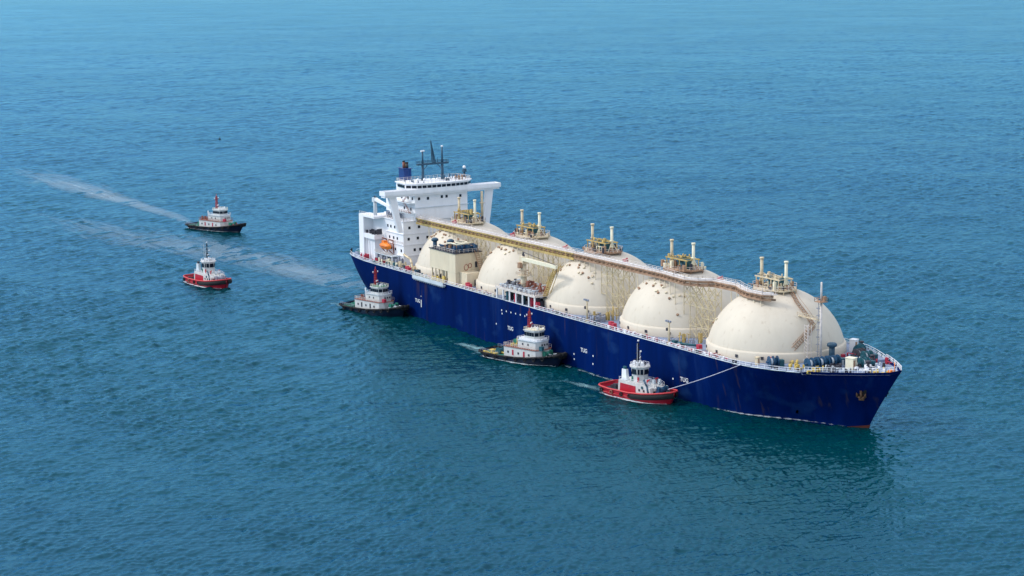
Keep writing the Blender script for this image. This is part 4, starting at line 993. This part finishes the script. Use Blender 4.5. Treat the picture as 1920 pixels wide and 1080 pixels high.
# one sheet: finely waved around the ships, coarse out to the horizon
import numpy as np
S = 20000.0
WSLOPE = .046
def wave_height(x, y, step):
    """sum of wind waves; waves too short for the local grid step drop out and the longer ones steepen"""
    rs = np.random.RandomState(7); z = np.zeros_like(x); wind = math.radians(211)
    lam = np.exp(np.linspace(math.log(1.05), math.log(70), 96))
    sl = WSLOPE * np.where(lam < 2.2, 1.45, np.where(lam < 4, 1.0, np.where(lam < 8, .5, np.where(lam < 17, .28, .09))))
    keep = [np.clip((l / step - 2.0) / 1.5, 0, 1) for l in lam]
    tot = np.sqrt(sum(a * a for a in sl)); loc = np.sqrt(sum((a * k) ** 2 for a, k in zip(sl, keep)))
    boost = np.clip(tot / np.maximum(loc, 1e-4), 1, 1.5)
    for l, a, kp in zip(lam, sl, keep):
        th = wind + rs.normal(0, .55); k = 2 * math.pi / l; ph = rs.uniform(0, 2 * math.pi)
        z += ((a / k) * kp * boost * np.sin(k * (math.cos(th) * x + math.sin(th) * y) + ph)).astype(np.float32)
    # gusts and slicks: the sea is rougher in some patches than in others
    g = np.zeros_like(x)
    for q in range(14):
        l = 40 * 1.28 ** q * .55; th = wind + math.pi / 2 + rs.normal(0, .5); ph = rs.uniform(0, 6.28)
        g += np.sin(2 * math.pi / l * (math.sin(th) * x * .55 - math.cos(th) * y * .55 + (math.cos(th) * x + math.sin(th) * y) * 1.3) + ph).astype(np.float32)
    return z * np.clip(1.0 + .10 * g, .62, 1.35)
va = math.radians(148.72); ca, sa = math.cos(va), math.sin(va); ox, oy = 645.0, -339.0      # patch axis runs out from the near corner over the ships
D0, D1 = 335.0, 6500.0
dv = [D0]
while dv[-1] < D1: dv.append(dv[-1] + .40 * (dv[-1] / 400) ** 1.15)
D1 = dv[-1]; nd = len(dv); nw = 1100
dd = np.array(dv, dtype=np.float32)[:, None]; tt = np.linspace(-1, 1, nw, dtype=np.float32)[None, :]
half = 22 + dd * .292; ww = tt * half
X = ox + ca * dd - sa * ww; Y = oy + sa * dd + ca * ww
fade = np.clip((dd - D0) / 25, 0, 1) * np.clip((D1 - dd) / 600, 0, 1) * np.clip((1 - np.abs(tt)) * 25, 0, 1)
Z = wave_height(X, Y, np.maximum(.40 * (dd / 400) ** 1.15, 2 * half / nw)) * fade
co_ = np.stack([X, Y, Z], -1).reshape(-1, 3).astype(np.float32)
ii = (np.arange(nd - 1)[:, None] * nw + np.arange(nw - 1)[None, :]).reshape(-1)
quads = np.stack([ii, ii + nw, ii + nw + 1, ii + 1], -1)
# ring from the patch border out to the horizon: 4 border corners joined to 4 far corners
nv = len(co_)
c00, c01, c10, c11 = 0, nw - 1, (nd - 1) * nw, nd * nw - 1
far = []
for a_, b_ in ((-1, -1), (-1, 1), (1, -1), (1, 1)):
    d_, w_ = a_ * S, b_ * S; far.append((ox + ca * d_ - sa * w_, oy + sa * d_ + ca * w_, 0))
co_ = np.concatenate([co_, np.array(far, np.float32)])
f00, f01, f10, f11 = nv, nv + 1, nv + 2, nv + 3
border = lambda a, b, st_: list(range(a, b, st_)) + [b]
polys = [p_[::-1] for p_ in ([f00, f01] + border(c01, c00, -1), [f10] + border(c10, c11, 1) + [f11],
         [f00] + border(c00, c10, nw) + [f10], [f01, f11] + border(c11, c01, -nw))]
me = bpy.data.meshes.new('sea'); nq = len(quads); tot = nq * 4 + sum(map(len, polys))
me.vertices.add(len(co_)); me.vertices.foreach_set('co', co_.ravel())
me.loops.add(tot); me.loops.foreach_set('vertex_index', np.concatenate([quads.ravel()] + [np.array(p_) for p_ in polys]).astype(np.int32))
st_ = np.concatenate([np.arange(nq) * 4, nq * 4 + np.cumsum([0] + [len(p_) for p_ in polys[:-1]])]).astype(np.int32)
me.polygons.add(nq + 4); me.polygons.foreach_set('loop_start', st_)
me.polygons.foreach_set('use_smooth', np.concatenate([np.ones(nq, bool), np.zeros(4, bool)]))
me.update(calc_edges=True); me.materials.append(M['sea'])
sea = bpy.data.objects.new('sea', me); COL.objects.link(sea)
sea['kind'] = 'structure'; sea['label'] = 'wind-rippled blue green open sea'

# ---- foam: patchy sheets on the water behind and beside the vessels
def foam_material(name, col, scale, stretch, rot, lo, hi, amt):
    m = bpy.data.materials.new(name); t, b = nt(m); N, L = t.nodes, t.links
    b.inputs['Base Color'].default_value = (*col, 1); b.inputs['Roughness'].default_value = .6
    tc = N.new('ShaderNodeTexCoord'); mp = N.new('ShaderNodeMapping'); mp.inputs['Scale'].default_value = stretch; mp.inputs['Rotation'].default_value = (0, 0, rot)
    L.new(tc.outputs['Object'], mp.inputs[0])
    n = N.new('ShaderNodeTexNoise'); n.inputs['Scale'].default_value = scale; n.inputs['Detail'].default_value = 6; n.inputs['Roughness'].default_value = .62; n.inputs['Distortion'].default_value = .8
    L.new(mp.outputs[0], n.inputs['Vector'])
    at = N.new('ShaderNodeAttribute'); at.attribute_name = 'foam_amount'
    add = N.new('ShaderNodeMath'); add.operation = 'ADD'; L.new(n.outputs['Fac'], add.inputs[0]); L.new(at.outputs['Fac'], add.inputs[1])
    mr = N.new('ShaderNodeMapRange'); mr.inputs['From Min'].default_value = lo + 1; mr.inputs['From Max'].default_value = hi + 1; mr.inputs['To Max'].default_value = amt
    L.new(add.outputs[0], mr.inputs[0])
    mu = N.new('ShaderNodeMath'); mu.operation = 'MULTIPLY'; L.new(mr.outputs[0], mu.inputs[0])
    sm = N.new('ShaderNodeMapRange'); sm.inputs['From Max'].default_value = .35; L.new(at.outputs['Fac'], sm.inputs[0]); L.new(sm.outputs[0], mu.inputs[1])
    L.new(mu.outputs[0], b.inputs['Alpha'])
    return m
M['foam'] = foam_material('white_foam', (.66, .75, .80), .75, (.6, 1, 1), 0, .06, .45, .9)
M['wake'] = foam_material('thin_wake_foam', (.40, .53, .62), .16, (.16, 1.1, 1), R_(8), -.10, 1.0, .60)
M['wash'] = foam_material('aerated_wash', (.34, .60, .64), .42, (.55, 1, 1), 0, .02, .72, .85)

def foam_strip(name, pts, m, label, nseg=8):
    """pts: (x, y, half width, density at the middle)"""
    vs, fs, dn = [], [], []
    P = [Vector((p[0], p[1], 0)) for p in pts]
    for i, p in enumerate(P):
        d = (P[min(i + 1, len(P) - 1)] - P[max(i - 1, 0)]).normalized(); nrm = Vector((-d.y, d.x, 0))
        for j in range(nseg + 1):
            f = j / nseg * 2 - 1; q = p + nrm * pts[i][2] * f; vs.append((q.x, q.y, .26)); dn.append(pts[i][3] * (1 - abs(f) ** 1.6))
    n = nseg + 1
    for i in range(len(P) - 1):
        for j in range(nseg): fs.append((i * n + j, (i + 1) * n + j, (i + 1) * n + j + 1, i * n + j + 1))
    o = MB().add(vs, fs).build(name, m)
    a = o.data.attributes.new('foam_amount', 'FLOAT', 'POINT'); a.data.foreach_set('value', dn)
    o['kind'] = 'stuff'; o['label'] = label
    return o
foam_strip('wake_foam', [(-208, 3, 4, .0), (-218, 3, 5, .5), (-236, 7, 6, .8), (-252, 9, 7, .9), (-310, 10, 11, 1), (-355, 10.5, 15, 1), (-400, 12, 20, .95), (-450, 12.5, 24, .8), (-500, 14, 27, .55), (-560, 16, 28, .25), (-640, 18, 28, 0)], 'wake', 'narrow pale wake trailing behind the distant black tug')
foam_strip('wake_foam', [(8, -6, 10, .1), (-6, -9, 15, .6), (-22, -11, 19, .85), (-50, -12, 22, .9), (-85, -14, 25, .85), (-125, -19, 29, .8), (-170, -27, 34, .75), (-220, -37, 40, .6), (-290, -47, 46, .4), (-380, -58, 50, 0)], 'wake', 'broad thin wake left on the sea behind the tanker', 14)
foam_strip('wake_foam', [(-80, -66, 2, 0), (-92, -68, 3, .5), (-115, -72, 4, .5), (-150, -80, 5, 0)], 'wake', 'short faint wake behind the trailing red tug')
# flecks along the tanker's waterline
def wl_strip(k0, k1, n, w, d0, d1, name, label):
    pts = []
    for i in range(n + 1):
        k = k0 + (k1 - k0) * i / n; x, y, z = hull_point(k, 0); e = math.sin(math.pi * i / n) ** .4 if 0 < i < n else 0
        pts.append((x, -y - w * .6, w * (.7 + .5 * math.sin(i * 2.1)), (d0 + (d1 - d0) * i / n) * e))
    foam_strip(name, pts, 'foam', label)
wl_strip(2.3, 2.99, 60, 1.9, .75, .95, 'bow_foam', "white flecks of foam along the tanker's bow waterline")
wl_strip(1.2, 2.3, 60, 2.4, .6, .75, 'side_foam', "broken streaks of foam along the tanker's side")
def tug_foam(key, W, w, d, name, label):
    loc, rz, sc = PLACE[key]; c, s = math.cos(rz), math.sin(rz); T = lambda x, y: (loc[0] + c * x * sc[0] - s * y * sc[1], loc[1] + s * x * sc[0] + c * y * sc[1])
    pts = []
    for i, (x, y) in enumerate(W):
        e = 0 if i in (0, len(W) - 1) else 1; q = T(x, y); pts.append((q[0], q[1], w * (.8 + .4 * math.sin(i * 1.7)), d * e))
    foam_strip(name, pts, 'wash' if name == 'wash_foam' else 'foam', label)
SB = lambda st, f=.8: [(s[1], -s[3] - f) for s in st]
tug_foam('towing', SB(RST), 1.6, .95, 'hull_foam', 'white foam line under the near red tug')
tug_foam('towing', [(-12, 0), (-15, -.5), (-22, -1), (-32, -1.5), (-44, -1)], 7, .68, 'wash_foam', 'churned wash astern of the near red tug')
tug_foam('trailing', SB(RST), 1.7, 1.0, 'hull_foam', 'white foam line under the trailing red tug')
tug_foam('midships', SB(BST), 1.6, .85, 'hull_foam', 'thin foam line under the midships black tug')
tug_foam('midships', [(-16, 1), (-20, 1), (-27, 3), (-36, 5), (-46, 6)], 8, .85, 'wash_foam', 'bright churned wash astern of the midships black tug')
tug_foam('distant', SB(BST), 1.6, .85, 'hull_foam', 'foam line under the distant black tug')
tug_foam('quarter', [(-16, 0), (-20, 0), (-28, 0), (-38, 1)], 7.0, .7, 'wash_foam', 'faint wash astern of the black tug at the stern quarter')

# ================================================================= light
SUN = Vector((-.46, -.62, .64)).normalized()
w = bpy.data.worlds.new('World'); scene.world = w; w.use_nodes = True
N, L = w.node_tree.nodes, w.node_tree.links
sky = N.new('ShaderNodeTexSky'); sky.sky_type = 'NISHITA'; sky.sun_disc = False
sky.sun_elevation = math.asin(SUN.z); sky.sun_rotation = math.atan2(SUN.x, SUN.y) % (2 * math.pi)
sky.air_density = 1.0; sky.dust_density = 0.2; sky.ozone_density = 3.0
veil = N.new('ShaderNodeMix'); veil.data_type = 'RGBA'; veil.blend_type = 'ADD'; veil.inputs['Factor'].default_value = 1   # thin bright cloud veil over the whole sky
wtc = N.new('ShaderNodeTexCoord'); wsx = N.new('ShaderNodeSeparateXYZ'); L.new(wtc.outputs['Generated'], wsx.inputs[0])
wmr = N.new('ShaderNodeMapRange'); wmr.inputs['From Min'].default_value = 0; wmr.inputs['From Max'].default_value = 1; wmr.inputs['To Min'].default_value = .12; wmr.inputs['To Max'].default_value = 2.1   # overcast: brighter overhead than at the horizon
L.new(wsx.outputs['Z'], wmr.inputs[0])
wsc = N.new('ShaderNodeVectorMath'); wsc.operation = 'SCALE'; wsc.inputs[0].default_value = (5.3, 5.25, 5.3); wdt = N.new('ShaderNodeVectorMath'); wdt.operation = 'DOT_PRODUCT'; wdt.inputs[1].default_value = (SUN.x, SUN.y, 0); L.new(wtc.outputs['Generated'], wdt.inputs[0])
wad = N.new('ShaderNodeMath'); wad.operation = 'MULTIPLY_ADD'; wad.inputs[1].default_value = .5; wad.inputs[2].default_value = 1; L.new(wdt.outputs['Value'], wad.inputs[0])   # and brighter towards the sun
wml = N.new('ShaderNodeMath'); wml.operation = 'MULTIPLY'; L.new(wmr.outputs[0], wml.inputs[0]); L.new(wad.outputs[0], wml.inputs[1]); L.new(wml.outputs[0], wsc.inputs['Scale']); L.new(wsc.outputs[0], veil.inputs['B'])
L.new(sky.outputs[0], veil.inputs['A']); L.new(veil.outputs['Result'], N['Background'].inputs[0]); N['Background'].inputs[1].default_value = 0.05
sd = bpy.data.lights.new('sun', 'SUN'); sd.energy = 0.80; sd.angle = R_(10); sd.color = (1, .95, .87)
so = bpy.data.objects.new('sun', sd); COL.objects.link(so); so.rotation_euler = SUN.to_track_quat('Z', 'Y').to_euler()
so.location = SUN * 500

# ================================================================= camera
cam = bpy.data.cameras.new('camera'); co = bpy.data.objects.new('camera', cam); COL.objects.link(co)
cam.sensor_width = 36; cam.lens = 3578.43 / 1920 * 36; cam.clip_end = 150000; cam.clip_start = 1
yaw, pitch, roll = 2.5957, -0.1707, -0.0130
fwv = Vector((math.cos(pitch) * math.cos(yaw), math.cos(pitch) * math.sin(yaw), math.sin(pitch)))
rt = Vector((math.sin(yaw), -math.cos(yaw), 0)); upv = rt.cross(fwv)
r2 = rt * math.cos(roll) + upv * math.sin(roll); u2 = upv * math.cos(roll) - rt * math.sin(roll)
mt = Matrix((r2, u2, -fwv)).transposed().to_4x4(); mt.translation = (644.9976, -338.8277, 124.817)
co.matrix_world = mt
scene.camera = co

vs = scene.view_settings
scene.display_settings.display_device = 'sRGB'
vs.view_transform = 'Standard'; vs.look = 'None'; vs.exposure = 1.30; vs.gamma = 1
scene.cycles.use_denoising = True
scene.cycles.max_bounces = 6
